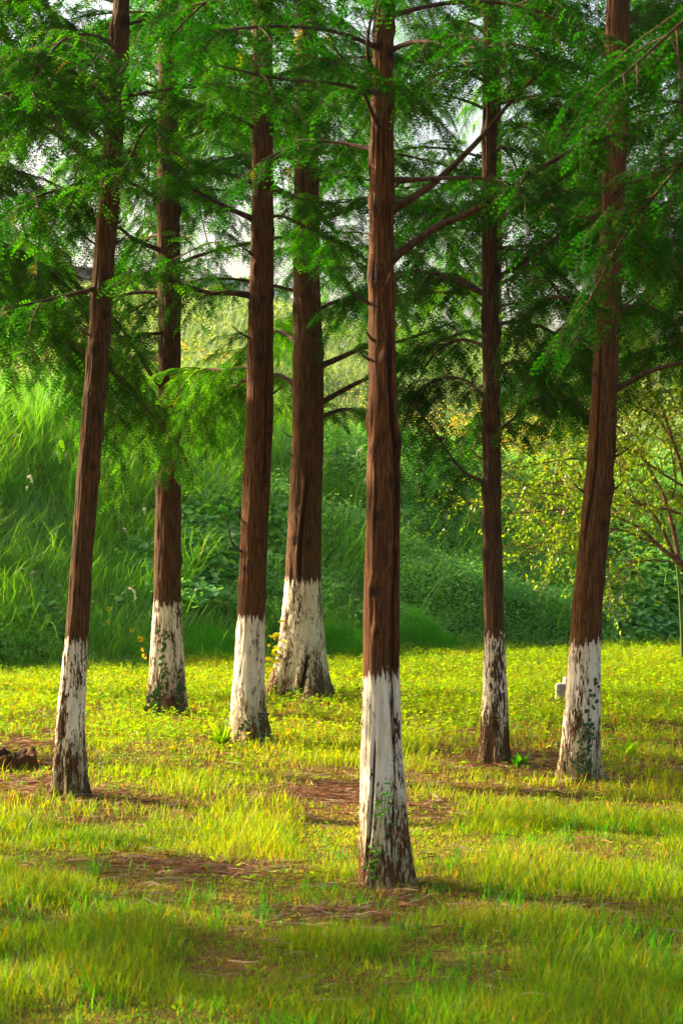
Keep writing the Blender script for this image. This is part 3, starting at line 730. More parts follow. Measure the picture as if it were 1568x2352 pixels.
# ------------------------------------------------------------------ lawn: blades, small leaves, dry straw
TR = np.array([(P((a + b) / 2, v, d)[0], d) for a, b, v, d in ((115, 199, 1855, D1), (334, 428, 1648, D2), (518, 628, 1716, D3), (608, 760, 1622, D4), (815, 943, 2050, D5), (1097, 1173, 1768, D6), (1280, 1373, 1812, D7))])
TRr = np.array([.085, .14, .14, .25, .10, .09, .10])
def scatter(n, y0, y1, margin=.9, bias=0.0):
    y = y0 + (y1 - y0) * rng.random(int(n * 1.0)) ** (1 + bias)
    hw = .157 * y + margin
    keep = rng.random(len(y)) < hw / (.157 * y1 + margin)
    y = y[keep]; hw = hw[keep]
    x = rng.uniform(-1, 1, len(y)) * hw
    d = np.sqrt(((x[:, None] - TR[None, :, 0]) ** 2 + (y[:, None] - TR[None, :, 1]) ** 2))
    k = (d > TRr[None]).all(1)
    return x[k], y[k]
def uv(x, y):
    return 784 + F * x / y, 1176 + F * CAMZ / y
def straw(x, y):
    """how bare and strawy the ground is, 0..1"""
    s = .7 * sstep(.56, .72, vn(x * .9 + 3, y * .55, 11)) * sstep(20, 15, y) * sstep(8.6, 9.6, y)
    for (u, v, ru, rv, a) in ((60, 1835, 150, 28, 1), (30, 1725, 110, 22, .8), (740, 1815, 190, 30, 1), (480, 1985, 330, 34, .9), (400, 1655, 90, 18, .8), (700, 1640, 120, 22, .7), (1180, 1830, 120, 26, .3), (880, 2060, 130, 30, .8), (1130, 1985, 160, 26, .5), (560, 1740, 120, 18, .5), (260, 1865, 160, 18, .7), (1000, 1860, 120, 22, .6)):
        yy = F * CAMZ / (v - 1176); xx = (u - 784) / F * yy
        sx = ru / F * yy; sy = rv * yy * yy / (F * CAMZ)
        s = np.maximum(s, a * np.exp(-((x - xx) / sx) ** 2 - ((y - yy) / sy) ** 2))
    for (tx, ty), tr in zip(TR, TRr):
        s = np.maximum(s, .85 * np.exp(-((x - tx - .12) / (tr + .22)) ** 2 - ((y - ty) / (tr + .35)) ** 2))
    return np.clip(s * (.55 + .9 * vn(x * 4, y * 3, 21)), 0, 1)
def leafy(x, y):
    """cover of small-leaved plants"""
    u, v = uv(x, y)
    a = sstep(14.5, 17.5, y) * (u < 760) + sstep(15.5, 19, y) * (u >= 760)
    b = np.exp(-((x - 1.9) / .9) ** 2 - ((y - 15.5) / 2.6) ** 2) + .9 * np.exp(-((x - .9) / .5) ** 2 - ((y - 17.0) / 1.2) ** 2)
    c = .45 * sstep(.4, .7, vn(x * 1.3, y * 1.1, 31))
    g = sstep(9.0, 7.2, y) * .8
    return np.clip(np.maximum(np.maximum(a * .95, b), np.maximum(c, g)), 0, 1)

acc = Acc()
# short blades everywhere
for n, y0, y1, l0, l1, w_, k in ((170000, 6.3, 12, .03, .08, .0040, 3), (330000, 11, 30, .035, .09, .0062, 2)):
    x, y = scatter(n, y0, y1)
    k_ = (rng.random(len(x)) > straw(x, y) * .88) & (y < toe(x) + .6)
    x, y = x[k_], y[k_]
    nn = len(x); b = np.stack([x, y, floorz(x, y) - .004], -1)
    tuft = vn(x * 2.2, y * 2.2, 40)
    Lh = rng.uniform(l0, l1, nn) * (.35 + 1.4 * sstep(.25, .8, tuft)) * np.where(y > 19, 1.25, 1)
    dry = rng.random(nn) < (.08 + .25 * straw(x, y))
    rn = np.clip(.26 - .20 * sstep(10.5, 8, y) + .5 * vn(x * .8, y * .8, 41) + rng.normal(0, .13, nn), 0, .9); rn = np.where(dry, .97, rn)
    blades(acc, b, rng.uniform(0, 6.28, nn), Lh, w_ * rng.uniform(.6, 1.3, nn), rng.uniform(0, .5, nn), rng.uniform(.3, 1.6, nn), k, rn)
tag(acc.build('lawn_grass', M['lawn']), 'short yellow green grass covering the ground under the trees', 'grass', kind='stuff')

acc = Acc()
# longer tufts: a band in front, more on the right
ntf = 1250
x, y = scatter(ntf * 3, 6.0, 15.5, .6, .35)
u, v = uv(x, y)
wgt = sstep(1900, 2120, v) * (.55 + .3 * (u > 900)) + .12 + .5 * sstep(1050, 1500, u) * sstep(1830, 1950, v) * (v < 2250)
k_ = rng.random(len(x)) < wgt * (1 - straw(x, y)) * (.25 + 1.2 * sstep(.4, .65, vn(x * 1.4, y * 1.4, 51)))
x, y = x[k_], y[k_]
per = rng.integers(5, 16, len(x)); own = np.repeat(np.arange(len(x)), per); nn = len(own)
bx = x[own] + rng.normal(0, .03, nn); by = y[own] + rng.normal(0, .03, nn)
h = (rng.uniform(.05, .14, len(x)) * np.where(y > 12, .7, 1))[own] * rng.uniform(.5, 1.25, nn)
rn = np.clip(.45 + .5 * (vn(x * .9, y * .9, 52) - .5)[own] + rng.normal(0, .18, nn), 0, 1)
blades(acc, np.stack([bx, by, floorz(bx, by) - .004], -1), rng.uniform(0, 6.28, nn), h, rng.uniform(.003, .006, nn), rng.uniform(.0, .35, nn), rng.uniform(.2, 1.3, nn), 5, rn)
tag(acc.build('tall_grass', M['tall']), 'longer bright green grass blades rising from the lawn in the foreground', 'grass', kind='stuff')

acc = Acc()
# small-leaved seedlings and ground cover
x, y = scatter(82000, 6.2, 29.5, .9, -.1)
k_ = (rng.random(len(x)) < leafy(x, y) * (1 - .8 * straw(x, y)) * (.35 + .9 * vn(x * 1.8, y * 1.8, 61))) & (y < toe(x) + .3)
x, y = x[k_], y[k_]
tallness = .35 + .65 * sstep(13.5, 17, y) 
hh = rng.uniform(.03, .13, len(x)) * tallness
per = rng.integers(3, 7, len(x)); own = np.repeat(np.arange(len(x)), per); nn = len(own)
az = rng.uniform(0, 6.28, nn); lift = rng.uniform(-.1, .8, nn)
d = np.stack([np.cos(az), np.sin(az), lift], -1)
hx = hh[own] * rng.uniform(.45, 1.05, nn)
pos = np.stack([x[own] + np.cos(az) * .006, y[own] + np.sin(az) * .006, floorz(x, y)[own] + hx], -1)
Ll = rng.uniform(.016, .040, nn) * (.65 + .5 * tallness[own]) * np.where(y[own] < 10, .62, 1)
rn = np.clip(.42 - .12 * sstep(10, 8, y)[own] + .45 * (vn(x * .7, y * .7, 62) - .4)[own] + rng.normal(0, .13, nn), 0, .9)
rn = np.where(rng.random(nn) < .035, 1, rn)
leaves(acc, pos, d, np.stack([0 * az, 0 * az, 1 + 0 * az], -1) + rng.normal(0, .35, (nn, 3)), Ll, Ll * rng.uniform(.38, .6, nn), rn)
# their stems
n1 = len(x)
blades(acc, np.stack([x, y, floorz(x, y) - .004], -1), rng.uniform(0, 6.28, n1), hh * 1.05, np.full(n1, .003), rng.uniform(0, .2, n1), rng.uniform(0, .4, n1), 2, np.full(n1, .93), tipw=.5)
tag(acc.build('ground_cover', M['cover']), 'small yellow green leafy seedlings spread between the trunks', 'ground cover', kind='stuff')

acc = Acc()
x, y = scatter(260000, 7.5, 21, .8)
k_ = rng.random(len(x)) < (straw(x, y) ** 1.2 * 1.0 + .05)
x, y = x[k_], y[k_]; nn = len(x)
az = rng.normal(0.1, .55, nn) + np.where(rng.random(nn) < .5, 0, np.pi); Ls = rng.uniform(.03, .16, nn)
d = np.stack([np.cos(az), np.sin(az), rng.normal(.02, .09, nn)], -1)
p0 = np.stack([x, y, floorz(x, y) + rng.uniform(.003, .022, nn)], -1)
s = np.stack([-np.sin(az), np.cos(az), rng.normal(0, .6, nn)], -1) * (rng.uniform(.0012, .0028, nn)[:, None])
mid = p0 + d * Ls[:, None] * .5 + rng.normal(0, .006, (nn, 3)); e = p0 + d * Ls[:, None]
e[:, 2] = np.maximum(e[:, 2], p0[:, 2] - .004)
Vv = np.stack([p0 - s, p0 + s, mid - s, mid + s, e - s * .5, e + s * .5], 1)
i = np.arange(nn)[:, None] * 6
acc.add(Vv, np.concatenate([i + np.array([[0, 1, 3, 2]]), i + np.array([[2, 3, 5, 4]])]), np.repeat(rng.random(nn) ** 1.2, 6))
tag(acc.build('dry_litter', M['litter']), 'brown and pinkish dry needles and straw lying in patches on the lawn', 'plant litter', kind='stuff')

# ------------------------------------------------------------------ the bank and the slope beyond
def bank_pts(n, t0, t1, margin=1.4, x0=None, x1=None):
    t = rng.uniform(t0, t1, n)
    ym = 26 + t
    hw = .157 * (26 + t1) + margin
    x = rng.uniform(-hw if x0 is None else x0, hw if x1 is None else x1, n)
    y = toe(x) + t
    k = np.abs(x) < .157 * y + margin
    return x[k], y[k], t[k]
def vinecover(x, y, t):
    """where broad-leaved climbers smother the bank (1) instead of long grass (0)"""
    n_ = vn(x * .7 + 9, (y - toe(x)) * .9, 71)
    a = sstep(-.6, 1.0, x + (n_ - .5) * 1.6)
    a = np.maximum(a, .9 * sstep(.5, 1.2, t) * sstep(5, 3.6, t) * np.exp(-((x + .9) / .8) ** 2))
    a = np.maximum(a, .8 * np.exp(-((x + 3.7) / .5) ** 2 - ((t - .5) / .5) ** 2))
    return np.clip(a, 0, 1)
acc = Acc()
x, y, t = bank_pts(52000, -.1, 8.0)
vc = vinecover(x, y, t)
k_ = rng.random(len(x)) > vc * .80
x, y, t = x[k_], y[k_], t[k_]
per = 3; own = np.repeat(np.arange(len(x)), per); nn = len(own)
bx = x[own] + rng.normal(0, .05, nn); by = y[own] + rng.normal(0, .05, nn)
tl = .35 + .65 * sstep(0, .8, t[own])
h = rng.uniform(.22, .80, nn) * tl * (.6 + .8 * vn(x * 1.1, y * 1.1, 72)[own])
az = vn(x * .8, y * .8, 73)[own] * 12 + rng.normal(0, 1.1, nn)
rn = np.clip(.35 + .5 * (vn(x * 1.3, y * 1.3, 74) - .4)[own] + rng.normal(0, .17, nn), 0, .95); rn = np.where(rng.random(nn) < .02, 1, rn)
blades(acc, np.stack([bx, by, floorz(bx, by) - .02], -1), az, h, rng.uniform(.006, .014, nn), rng.uniform(.0, .45, nn), rng.uniform(.7, 2.4, nn), 6, rn)
tag(acc.build('bank_grass', M['bank']), 'long arching grass blades covering the bank behind the trees', 'grass', kind='stuff')

acc = Acc()
x, y, t = bank_pts(75000, .1, 6.5)
vc = vinecover(x, y, t)
k_ = rng.random(len(x)) < vc
x, y, t = x[k_], y[k_], t[k_]
mound = (vn(x * 1.2, y * 1.2, 75) * .55 + vn(x * 3.2, y * 3.2, 76) * .22) * sstep(0, .8, t)
per = 3; own = np.repeat(np.arange(len(x)), per); nn = len(own)
bx = x[own] + rng.normal(0, .07, nn); by = y[own] + rng.normal(0, .07, nn)
bz = floorz(bx, by) + mound[own] * rng.uniform(.6, 1.05, nn) + rng.uniform(0, .08, nn)
az = rng.uniform(0, 6.28, nn)
d = np.stack([np.cos(az), np.sin(az), rng.normal(-.15, .3, nn)], -1)
big = (vn(x * .55, y * .55, 77) > .5)[own]
Ll = np.where(big, rng.uniform(.06, .13, nn), rng.uniform(.03, .07, nn))
rn = np.clip(.35 + .5 * (vn(x * 1.0, y * 1.0, 78) - .4)[own] + rng.normal(0, .16, nn), 0, .93); rn = np.where(rng.random(nn) < .012, 1, rn)
leaves(acc, np.stack([bx, by, bz], -1), d, np.stack([.0 * az, -.35 + 0 * az, 1 + 0 * az], -1) + rng.normal(0, .33, (nn, 3)), Ll, Ll * np.where(big, .75, .45), rn, .2)
tag(acc.build('undergrowth', M['vine']), 'dark green broad leaved climbers smothering the foot of the slope', 'undergrowth', kind='stuff')

acc = Acc()
# the slope beyond the bank: weeds getting coarser with distance
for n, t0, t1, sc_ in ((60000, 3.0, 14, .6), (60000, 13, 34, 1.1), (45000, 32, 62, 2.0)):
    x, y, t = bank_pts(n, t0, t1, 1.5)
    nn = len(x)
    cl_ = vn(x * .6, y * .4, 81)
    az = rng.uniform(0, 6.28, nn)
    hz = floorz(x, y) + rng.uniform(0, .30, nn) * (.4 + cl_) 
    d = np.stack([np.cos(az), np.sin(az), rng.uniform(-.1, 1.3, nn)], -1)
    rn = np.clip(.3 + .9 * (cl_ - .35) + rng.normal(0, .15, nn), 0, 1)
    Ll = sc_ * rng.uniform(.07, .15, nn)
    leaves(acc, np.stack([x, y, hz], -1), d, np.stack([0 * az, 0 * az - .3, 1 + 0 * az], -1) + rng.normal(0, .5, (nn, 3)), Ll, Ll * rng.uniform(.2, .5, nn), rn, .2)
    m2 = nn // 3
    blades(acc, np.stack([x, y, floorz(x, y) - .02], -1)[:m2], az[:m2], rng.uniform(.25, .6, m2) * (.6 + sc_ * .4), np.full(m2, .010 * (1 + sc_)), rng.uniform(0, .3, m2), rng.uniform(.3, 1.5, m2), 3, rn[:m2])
tag(acc.build('meadow_weeds', M['meadow_hazed']), 'green weeds paled by haze put into their colour, covering the long slope that climbs beyond the bank', 'weeds', kind='stuff')

acc = Acc()
def flower_field(cx, cy, sx, sy, n):
    x = cx + rng.normal(0, sx, n); y = cy + rng.normal(0, sy, n)
    k = vn(x * .8, y * .5, 91) > .33
    return x[k], y[k]
fx, fy = [], []
for a in ((2.5, 37, 1.0, 3.2, 1500), (4.3, 38, 1.1, 3.5, 900), (-6.6, 54, .9, 4, 350), (-2.0, 36, .7, 1.5, 200), (-4.2, 34, .6, 1.2, 120)):
    a_, b_ = flower_field(*a); fx.append(a_); fy.append(b_)
x = np.concatenate(fx); y = np.concatenate(fy)
k_ = y > toe(x) + 2.5; x, y = x[k_], y[k_]
nn = len(x); z = floorz(x, y) + rng.uniform(.30, .62, nn)
for q in range(4):
    az = rng.uniform(0, 3.1, nn) + q * 1.57
    d = np.stack([np.cos(az), np.sin(az), rng.normal(.25, .25, nn)], -1)
    leaves(acc, np.stack([x, y, z], -1), d, np.array([[0, -.7, 1.0]]) + rng.normal(0, .3, (nn, 3)), rng.uniform(.022, .038, nn), .030, rng.random(nn), .1)
tag(acc.build('meadow_flowers', M['petal']), 'hundreds of small yellow flowers spread over the far sunny slope', 'flowers', kind='stuff')


# ------------------------------------------------------------------ broad-leaved tree at the right
def leafy_limb(acc, C, sub=.45, start=.12, dens=1.0, lsz=.037, tone=.5, leafy_=1.0):
    seglen = np.linalg.norm(np.diff(C, axis=0), axis=1); tot = seglen.sum(); cum = np.concatenate([[0], np.cumsum(seglen)]) / tot
    ns = max(3, int(tot * (1 - start) / .075 * dens))
    t = np.sort(rng.uniform(start, 1.0, ns)); t[-1] = 1
    Pp = np.stack([np.interp(t, cum, C[:, a]) for a in range(3)], -1)
    Tg = norm(np.stack([np.interp(np.minimum(t + .03, 1), cum, C[:, a]) - np.interp(np.minimum(t + .03, 1) - .06, cum, C[:, a]) for a in range(3)], -1))
    D = norm(Tg + rng.normal(0, .6, (ns, 3)))
    Ls = sub * rng.uniform(.35, 1.3, ns); k = 6
    q = np.linspace(0, 1, k)[None, :, None]
    TC = Pp[:, None] + D[:, None] * Ls[:, None, None] * q - np.array([0, 0, 1.0]) * (Ls[:, None, None] * rng.uniform(-.1, .5, (ns, 1, 1)) * q ** 2)
    twigs(acc, TC, .0022 + .003 * Ls, 1)
    per = np.maximum(2, (Ls / .020 * leafy_).astype(int)); own = np.repeat(np.arange(ns), per); nf = len(own)
    tt = rng.uniform(.1, 1.0, nf); a = tt * (k - 1); ia = np.minimum(a.astype(int), k - 2); fr = (a - ia)[:, None]
    fp = TC[own, ia] * (1 - fr) + TC[own, ia + 1] * fr
    tg = norm(TC[own, ia + 1] - TC[own, ia])
    fd = norm(tg * .6 + rng.normal(0, .75, (nf, 3)) + np.array([0, 0, -.15]))
    rn = np.clip(tone + rng.normal(0, .2, nf) + (rng.random(ns)[own] - .5) * .3, 0, .94); rn = np.where(rng.random(nf) < .004, 1, rn)
    ll = lsz * rng.uniform(.6, 1.3, nf)
    leaves(acc, fp, fd, norm(np.array([0, 0, 1.0]) + rng.normal(0, .5, (nf, 3))), ll, ll * .58, rn, .2)

DS = 22.0
def shrub_tree():
    base = np.array([4.05, 22.2, 0.0]); base[2] = float(groundz(base[0], base[1]))
    root = empty('broadleaf_tree', base, 'low spreading broad-leaved tree with sunlit yellow green leaves, at the right edge before the slope', 'tree')
    b = Acc(); C = resample([base - [0, 0, .05], base + [-.08, 0, .4], P(1640, 1340, DS), P(1568, 1300, DS)], 14)
    tube(b, C, np.linspace(.10, .06, 14), 12, wob=.12)
    b.build('trunk', M['shrubwood'], root, True, origin=base)
    acc = Acc()
    limbs = [(.032, 1.0, (1568, 1300, DS), (1500, 1245, DS - .1), (1440, 1200, DS - .2), (1330, 1172, DS - .4), (1170, 1180, DS - .5)),
             (.03, 1.0, (1555, 1295, DS), (1505, 1190, DS + .1), (1440, 1140, DS + .2), (1330, 1105, DS + .3), (1160, 1125, DS + .4)),
             (.034, 1.0, (1560, 1290, DS), (1535, 1180, DS + .3), (1485, 1070, DS + .5), (1400, 970, DS + .7), (1290, 930, DS + .9), (1190, 925, DS + 1)),
             (.034, 1.0, (1590, 1290, DS), (1575, 1120, DS - .2), (1530, 960, DS - .3), (1490, 860, DS - .5), (1450, 790, DS - .6)),
             (.03, 1.0, (1600, 1280, DS), (1600, 1060, DS + .3), (1570, 900, DS + .5), (1540, 780, DS + .7)),
             (.018, .8, (1500, 1245, DS - .1), (1420, 1225, DS - .5), (1320, 1232, DS - .8), (1210, 1262, DS - 1)),
             (.018, .9, (1485, 1070, DS + .5), (1400, 1060, DS), (1290, 1050, DS - .4), (1165, 1080, DS - .8)),
             (.018, .9, (1530, 960, DS - .3), (1450, 930, DS - .7), (1380, 900, DS - 1), (1280, 900, DS - 1.3)),
             (.018, .9, (1400, 970, DS + .7), (1330, 1000, DS + 1), (1240, 1010, DS + 1.3), (1170, 990, DS + 1.5)),
             (.02, .9, (1560, 1180, DS), (1500, 1160, DS - .6), (1440, 1150, DS - 1), (1400, 1190, DS - 1.3)),
             (.018, .9, (1575, 1120, DS), (1500, 1080, DS - .3), (1440, 1040, DS - .6), (1330, 1030, DS - .9)),
             (.016, .9, (1590, 1000, DS), (1540, 1010, DS + 1), (1470, 990, DS + 1.4), (1400, 1020, DS + 1.8)),
             (.014, .4, (1568, 1290, DS), (1500, 1290, DS - .3), (1440, 1300, DS - .5), (1400, 1340, DS - .6)),
             (.016, .9, (1600, 1200, DS), (1560, 1150, DS + .9), (1500, 1120, DS + 1.2), (1430, 1090, DS + 1.4)),
             (.016, .9, (1640, 1050, DS), (1600, 930, DS - .4), (1550, 900, DS - .8), (1480, 960, DS - 1))]
    for r0, lf, *pts in limbs:
        C = resample([P(*q) for q in pts], 24)
        C[1:-1] += np.cumsum(rng.normal(0, .006, (22, 3)), 0) * np.sin(np.linspace(0, np.pi, 22))[:, None]
        b = Acc(); tube(b, C, np.linspace(r0 * .8, .005, 24), 7, wob=.12)
        b.build('branch', M['shrubwood'], root, True, origin=base)
        lf = lf * (1.5 if pts[-1][0] > 1380 else .85)
        leafy_limb(acc, C, dens=1.0, leafy_=lf, tone=.42)
        for q in range(3):
            t0 = int(rng.uniform(4, 18)); dv = norm(C[t0 + 1] - C[t0])
            C2 = resample([C[t0], C[t0] + dv * .3 + rng.normal(0, .1, 3), C[t0] + dv * .7 + rng.normal(0, .28, 3), C[t0] + dv * 1.0 + rng.normal(0, .4, 3)], 14)
            tube(acc, C2, np.linspace(r0 * .35, .003, 14), 5, 1)
            leafy_limb(acc, C2, dens=1.0, leafy_=lf, tone=.42)
    acc.build('crown', [M['shrub'], M['shrubwood']], root, origin=base)
shrub_tree()

# ------------------------------------------------------------------ small things
def ray(u, v, h=0.0, y0=9.0, y1=95.0):
    """where the sight line through (u, v) meets the terrain raised by h"""
    ys_ = np.linspace(y0, y1, 6000)
    xs_ = (u - 784) / F * ys_; zs = CAMZ + (1176 - v) / F * ys_
    g = floorz(xs_, ys_) + h
    q = np.argmax(zs <= g) if (zs <= g).any() else len(ys_) - 1
    return np.array([xs_[q], ys_[q], zs[q]])

# hollow stump
base = ray(25, 1768); base[2] = float(groundz(base[0], base[1]))
st = empty('tree_stump', base, 'low hollow reddish tree stump in leafy ground cover, beside the leaning slim trunk', 'stump')
seg = 72; th = np.linspace(0, 2 * np.pi, seg, endpoint=False)
prof = [(-.03, 1.12), (.02, 1.08), (.05, 1.02), (.085, 1.0), (.11, .99), (.118, .96), (.118, .90), (.112, .80), (.07, .66), (.02, .58), (.01, .3), (.008, .02)]
V = []
for j, (z, rr) in enumerate(prof):
    r = .165 * rr * (1 + .09 * (vn(np.cos(th) * 2 + 5, np.sin(th) * 2, 1) - .5) + .07 * (vn(np.cos(th) * 14, np.sin(th) * 14, z * 6) - .5))
    zz = z + (.055 * (vn(np.cos(th) * 2.2, np.sin(th) * 2.2, 9) - .5) + .025 * (vn(np.cos(th) * 9, np.sin(th) * 9, 4) - .5)) * (j > 3) * (j < 9)
    V.append(np.stack([np.cos(th) * r, np.sin(th) * r, zz], -1))
V = np.array(V); nz = len(prof)
i = np.arange(nz - 1)[:, None] * seg + np.arange(seg)[None]; j = np.arange(nz - 1)[:, None] * seg + (np.arange(seg)[None] + 1) % seg
Fc = np.stack([i, j, j + seg, i + seg], -1)
mesh('bark_ring', V[:7].reshape(-1, 3), Fc[:6].reshape(-1, 4), M['bark'], st, {'crack': (vn(V[:7, :, 0] * 60, V[:7, :, 1] * 60, V[:7, :, 2] * 8).ravel() > .62) * .6, 'wz': np.full(7 * seg, 5.0)}, True)
mesh('hollow_heart', V[6:].reshape(-1, 3) - [0, 0, .0], Fc[:5].reshape(-1, 4), simple('rotten_wood', (.02, .010, .006), .95, scale=30, col2=(.10, .04, .02)), st, smooth=True)

# pale weathered stone: squat body with a smaller block on top
def rough_block(name, parent, c, sz, m, amp=.012, n=9, rot=0.0, taper=.85):
    g = np.linspace(-1, 1, n); faces = []; Vl = []; base_i = 0
    for ax in range(3):
        for sg in (-1, 1):
            A, B = np.meshgrid(g, g); q = np.zeros((n, n, 3)); o_ = [a for a in range(3) if a != ax]
            q[..., ax] = sg; q[..., o_[0]] = A; q[..., o_[1]] = B
            ii = (np.arange(n - 1)[:, None] * n + np.arange(n - 1)[None]).ravel() + base_i
            f = np.stack([ii, ii + 1, ii + n + 1, ii + n], -1)
            if (sg > 0) == (ax == 1): f = f[:, ::-1]
            faces.append(f); Vl.append(q.reshape(-1, 3)); base_i += n * n
    q = np.concatenate(Vl)
    rl = (np.abs(q) ** 6).sum(1, keepdims=True) ** (1 / 6)
    q = q / rl * 1.02
    q[:, :2] *= (1 - (1 - taper) * (q[:, 2:3] + 1) / 2)
    q = q * np.array(sz) / 2
    nn_ = np.stack([vn(q[:, 0] * 18 + a, q[:, 1] * 18, q[:, 2] * 18 + a * 3) - .5 for a in (1, 5, 9)], -1)
    q = q + nn_ * amp * 2
    ca, sa = math.cos(rot), math.sin(rot)
    q[:, :2] = q[:, :2] @ np.array([[ca, sa], [-sa, ca]])
    o = mesh(name, q + np.array(c), np.concatenate(faces), m, parent, smooth=True)
    return o
base = ray(1296, 1612); base[2] = float(groundz(base[0], base[1]))
stn = empty('garden_stone', base, 'pale weathered stone block with a smaller cap, half hidden behind the ridged leaning trunk', 'stone')
mst = simple('pale_stone', (.30, .25, .20), .9, scale=22, col2=(.48, .41, .34))
rough_block('stone_body', stn, (0, 0, .085), (.17, .15, .16), mst, .014)
rough_block('stone_cap', stn, (.035, .01, .19), (.085, .09, .07), mst, .008, rot=.3)

def tone_rn(n, a=.4, s=.2): return np.clip(a + rng.normal(0, s, n), 0, 1)
# broad-leaved weed with long upright leaves
def rosette(name, label, cat, u, v, n, l0, l1, wr, mat, lift=(.5, 1.6), group=None, d=None):
    base = ray(u, v); base[2] = float(floorz(base[0], base[1]))
    root = empty(name, base, label, cat, group); acc = Acc()
    az = rng.uniform(0, 6.28, n)
    Ll = rng.uniform(l0, l1, n)
    segs = 5
    th0 = rng.uniform(.1, .6, n); th1 = th0 + rng.uniform(.3, 1.1, n)
    blades(acc, np.zeros((n, 3)) + np.stack([np.cos(az), np.sin(az), 0 * az], -1) * .012, az, Ll, Ll * wr, th0, th1, 6, tone_rn(n))
    acc.build('leaves', M[mat], root)
    return root
rosette('broadleaf_weed', 'bushy weed with long pointed bright green leaves, beside the foot of a whitewashed trunk', 'weed', 508, 1716, 34, .12, .24, .22, 'yg' if 'yg' in M else 'cover')
rosette('broadleaf_weed', 'small dark weed with wide drooping leaves at the right of the thinnest trunk foot', 'weed', 1192, 1765, 14, .08, .15, .5, 'tall')
rosette('broadleaf_weed', 'yellowish large-leaved weed on its own between the leaning slim trunk and the stump', 'weed', 165, 1706, 9, .10, .16, .42, 'cover')
rosette('broadleaf_weed', 'pale large-leaved weed in the shaded plants to the right of the ridged leaning trunk', 'weed', 1438, 1740, 10, .10, .17, .4, 'cover')

def sprig(name, label, cat, pts, nl, lsz, mat, wr=.5, r=.003, group=None, spread=.02, paired=False, out=None):
    C = resample(pts, 20); base = C[0].copy()
    root = empty(name, base, label, cat, group)
    b = Acc(); tube(b, C, np.linspace(r, r * .4, 20), 5); b.build('stem', M['twig'], root, origin=base)
    t = rng.uniform(.05, 1, nl); q = t * 18.9; iq = q.astype(int)
    pos = C[iq] + (C[np.minimum(iq + 1, 19)] - C[iq]) * (q - iq)[:, None] + rng.normal(0, spread, (nl, 3))
    az = rng.uniform(0, 6.28, nl)
    dd = np.stack([np.cos(az), np.sin(az) - .3, rng.uniform(-.5, .4, nl)], -1)
    ac = Acc(); ls = lsz * rng.uniform(.6, 1.25, nl)
    leaves(ac, pos, dd, np.array([[0, -.7, .8]]) + rng.normal(0, .3, (nl, 3)), ls, ls * wr, tone_rn(nl), .2)
    ac.build('leaves', M[mat], root, origin=base)
    return root
d_ = D5 - .14
sprig('climbing_weed', 'slender weed with narrow dark green leaves, growing up the front of the nearest trunk', 'weed', [P(868, 2035, d_), P(862, 1960, d_), P(872, 1900, d_), P(884, 1845, d_), P(880, 1812, d_)], 48, .045, 'tall', .24, .003, None, .018)
sprig('young_vine', 'young vine with bright yellow leaves, climbing beside the stoutest trunk', 'vine', [P(612, 1560, D4 - .1), P(620, 1530, D4 - .1), P(634, 1500, D4 - .12), P(640, 1460, D4 - .12), P(652, 1430, D4 - .15)], 34, .07, 'yellowvine', .55, .003, None, .02)
def ivy(label, paths, n, sz=.024):
    base = np.array(paths[0][0], float)
    root = empty('ivy_vine', base, label, 'ivy')
    ac = Acc(); b = Acc()
    for pth in paths:
        C = resample(pth, 24); C[:, 0] += .012 * np.sin(np.arange(24) * 1.1)
        tube(b, C, np.linspace(.0035, .0015, 24), 5)
        q = rng.random(n) ** 1.4 * 22.9; iq = q.astype(int); pos = C[iq] + rng.normal(0, 1, (n, 3)) * np.array([.02, .004, .02])
        a_ = rng.uniform(0, 6.28, n)
        dd = np.stack([np.cos(a_), -.2 + 0 * a_, np.sin(a_)], -1)
        ls = sz * rng.uniform(.6, 1.3, n)
        leaves(ac, pos - [0, .012, 0], dd, np.array([[0, -1, .25]]) + rng.normal(0, .25, (n, 3)), ls, ls * .85, tone_rn(n), .1)
    b.build('stem', M['twig'], root, origin=base); ac.build('leaves', M['ivy'], root, origin=base)
def onT(u, v, D, cu, halfw):
    """a point on the near side of a trunk of centre cu and half width halfw (photo units)"""
    o = np.clip((u - cu) / halfw, -.97, .97); r = halfw / F * D
    p = P(u, v, D); p[1] = D - r * math.sqrt(1 - o * o) - .008
    return p
ivy('dark ivy creeping up the white foot of the ridged leaning trunk at the right', [[onT(1335, 1800, D7, 1327, 50), onT(1322, 1740, D7, 1327, 46), onT(1330, 1690, D7, 1332, 42), onT(1345, 1640, D7, 1334, 40), onT(1360, 1590, D7, 1338, 37), onT(1366, 1560, D7, 1340, 35)],
     [onT(1350, 1800, D7, 1327, 50), onT(1340, 1750, D7, 1327, 46), onT(1348, 1700, D7, 1332, 42), onT(1352, 1670, D7, 1334, 40)]], 60)
ivy('dark ivy creeping up the whitewashed conifer that stands behind the leaning slim trunk', [[onT(375, 1640, D2, 380, 48), onT(372, 1590, D2, 382, 42), onT(380, 1540, D2, 383, 38), onT(376, 1490, D2, 384, 34), onT(384, 1440, D2, 384, 32)],
     [onT(402, 1640, D2, 380, 48), onT(412, 1590, D2, 382, 41), onT(414, 1540, D2, 383, 38)], [onT(345, 1642, D2, 380, 48), onT(360, 1610, D2, 382, 44), onT(365, 1580, D2, 382, 42)]], 75, .028)
ivy('ivy with dark leaves low on the white trunk with the bushy weed at its foot', [[onT(568, 1715, D3, 572, 52), onT(566, 1680, D3, 572, 46), onT(570, 1650, D3, 572, 43)], [onT(605, 1715, D3, 572, 52), onT(602, 1670, D3, 572, 45), onT(604, 1610, D3, 572, 40)]], 40, .026)
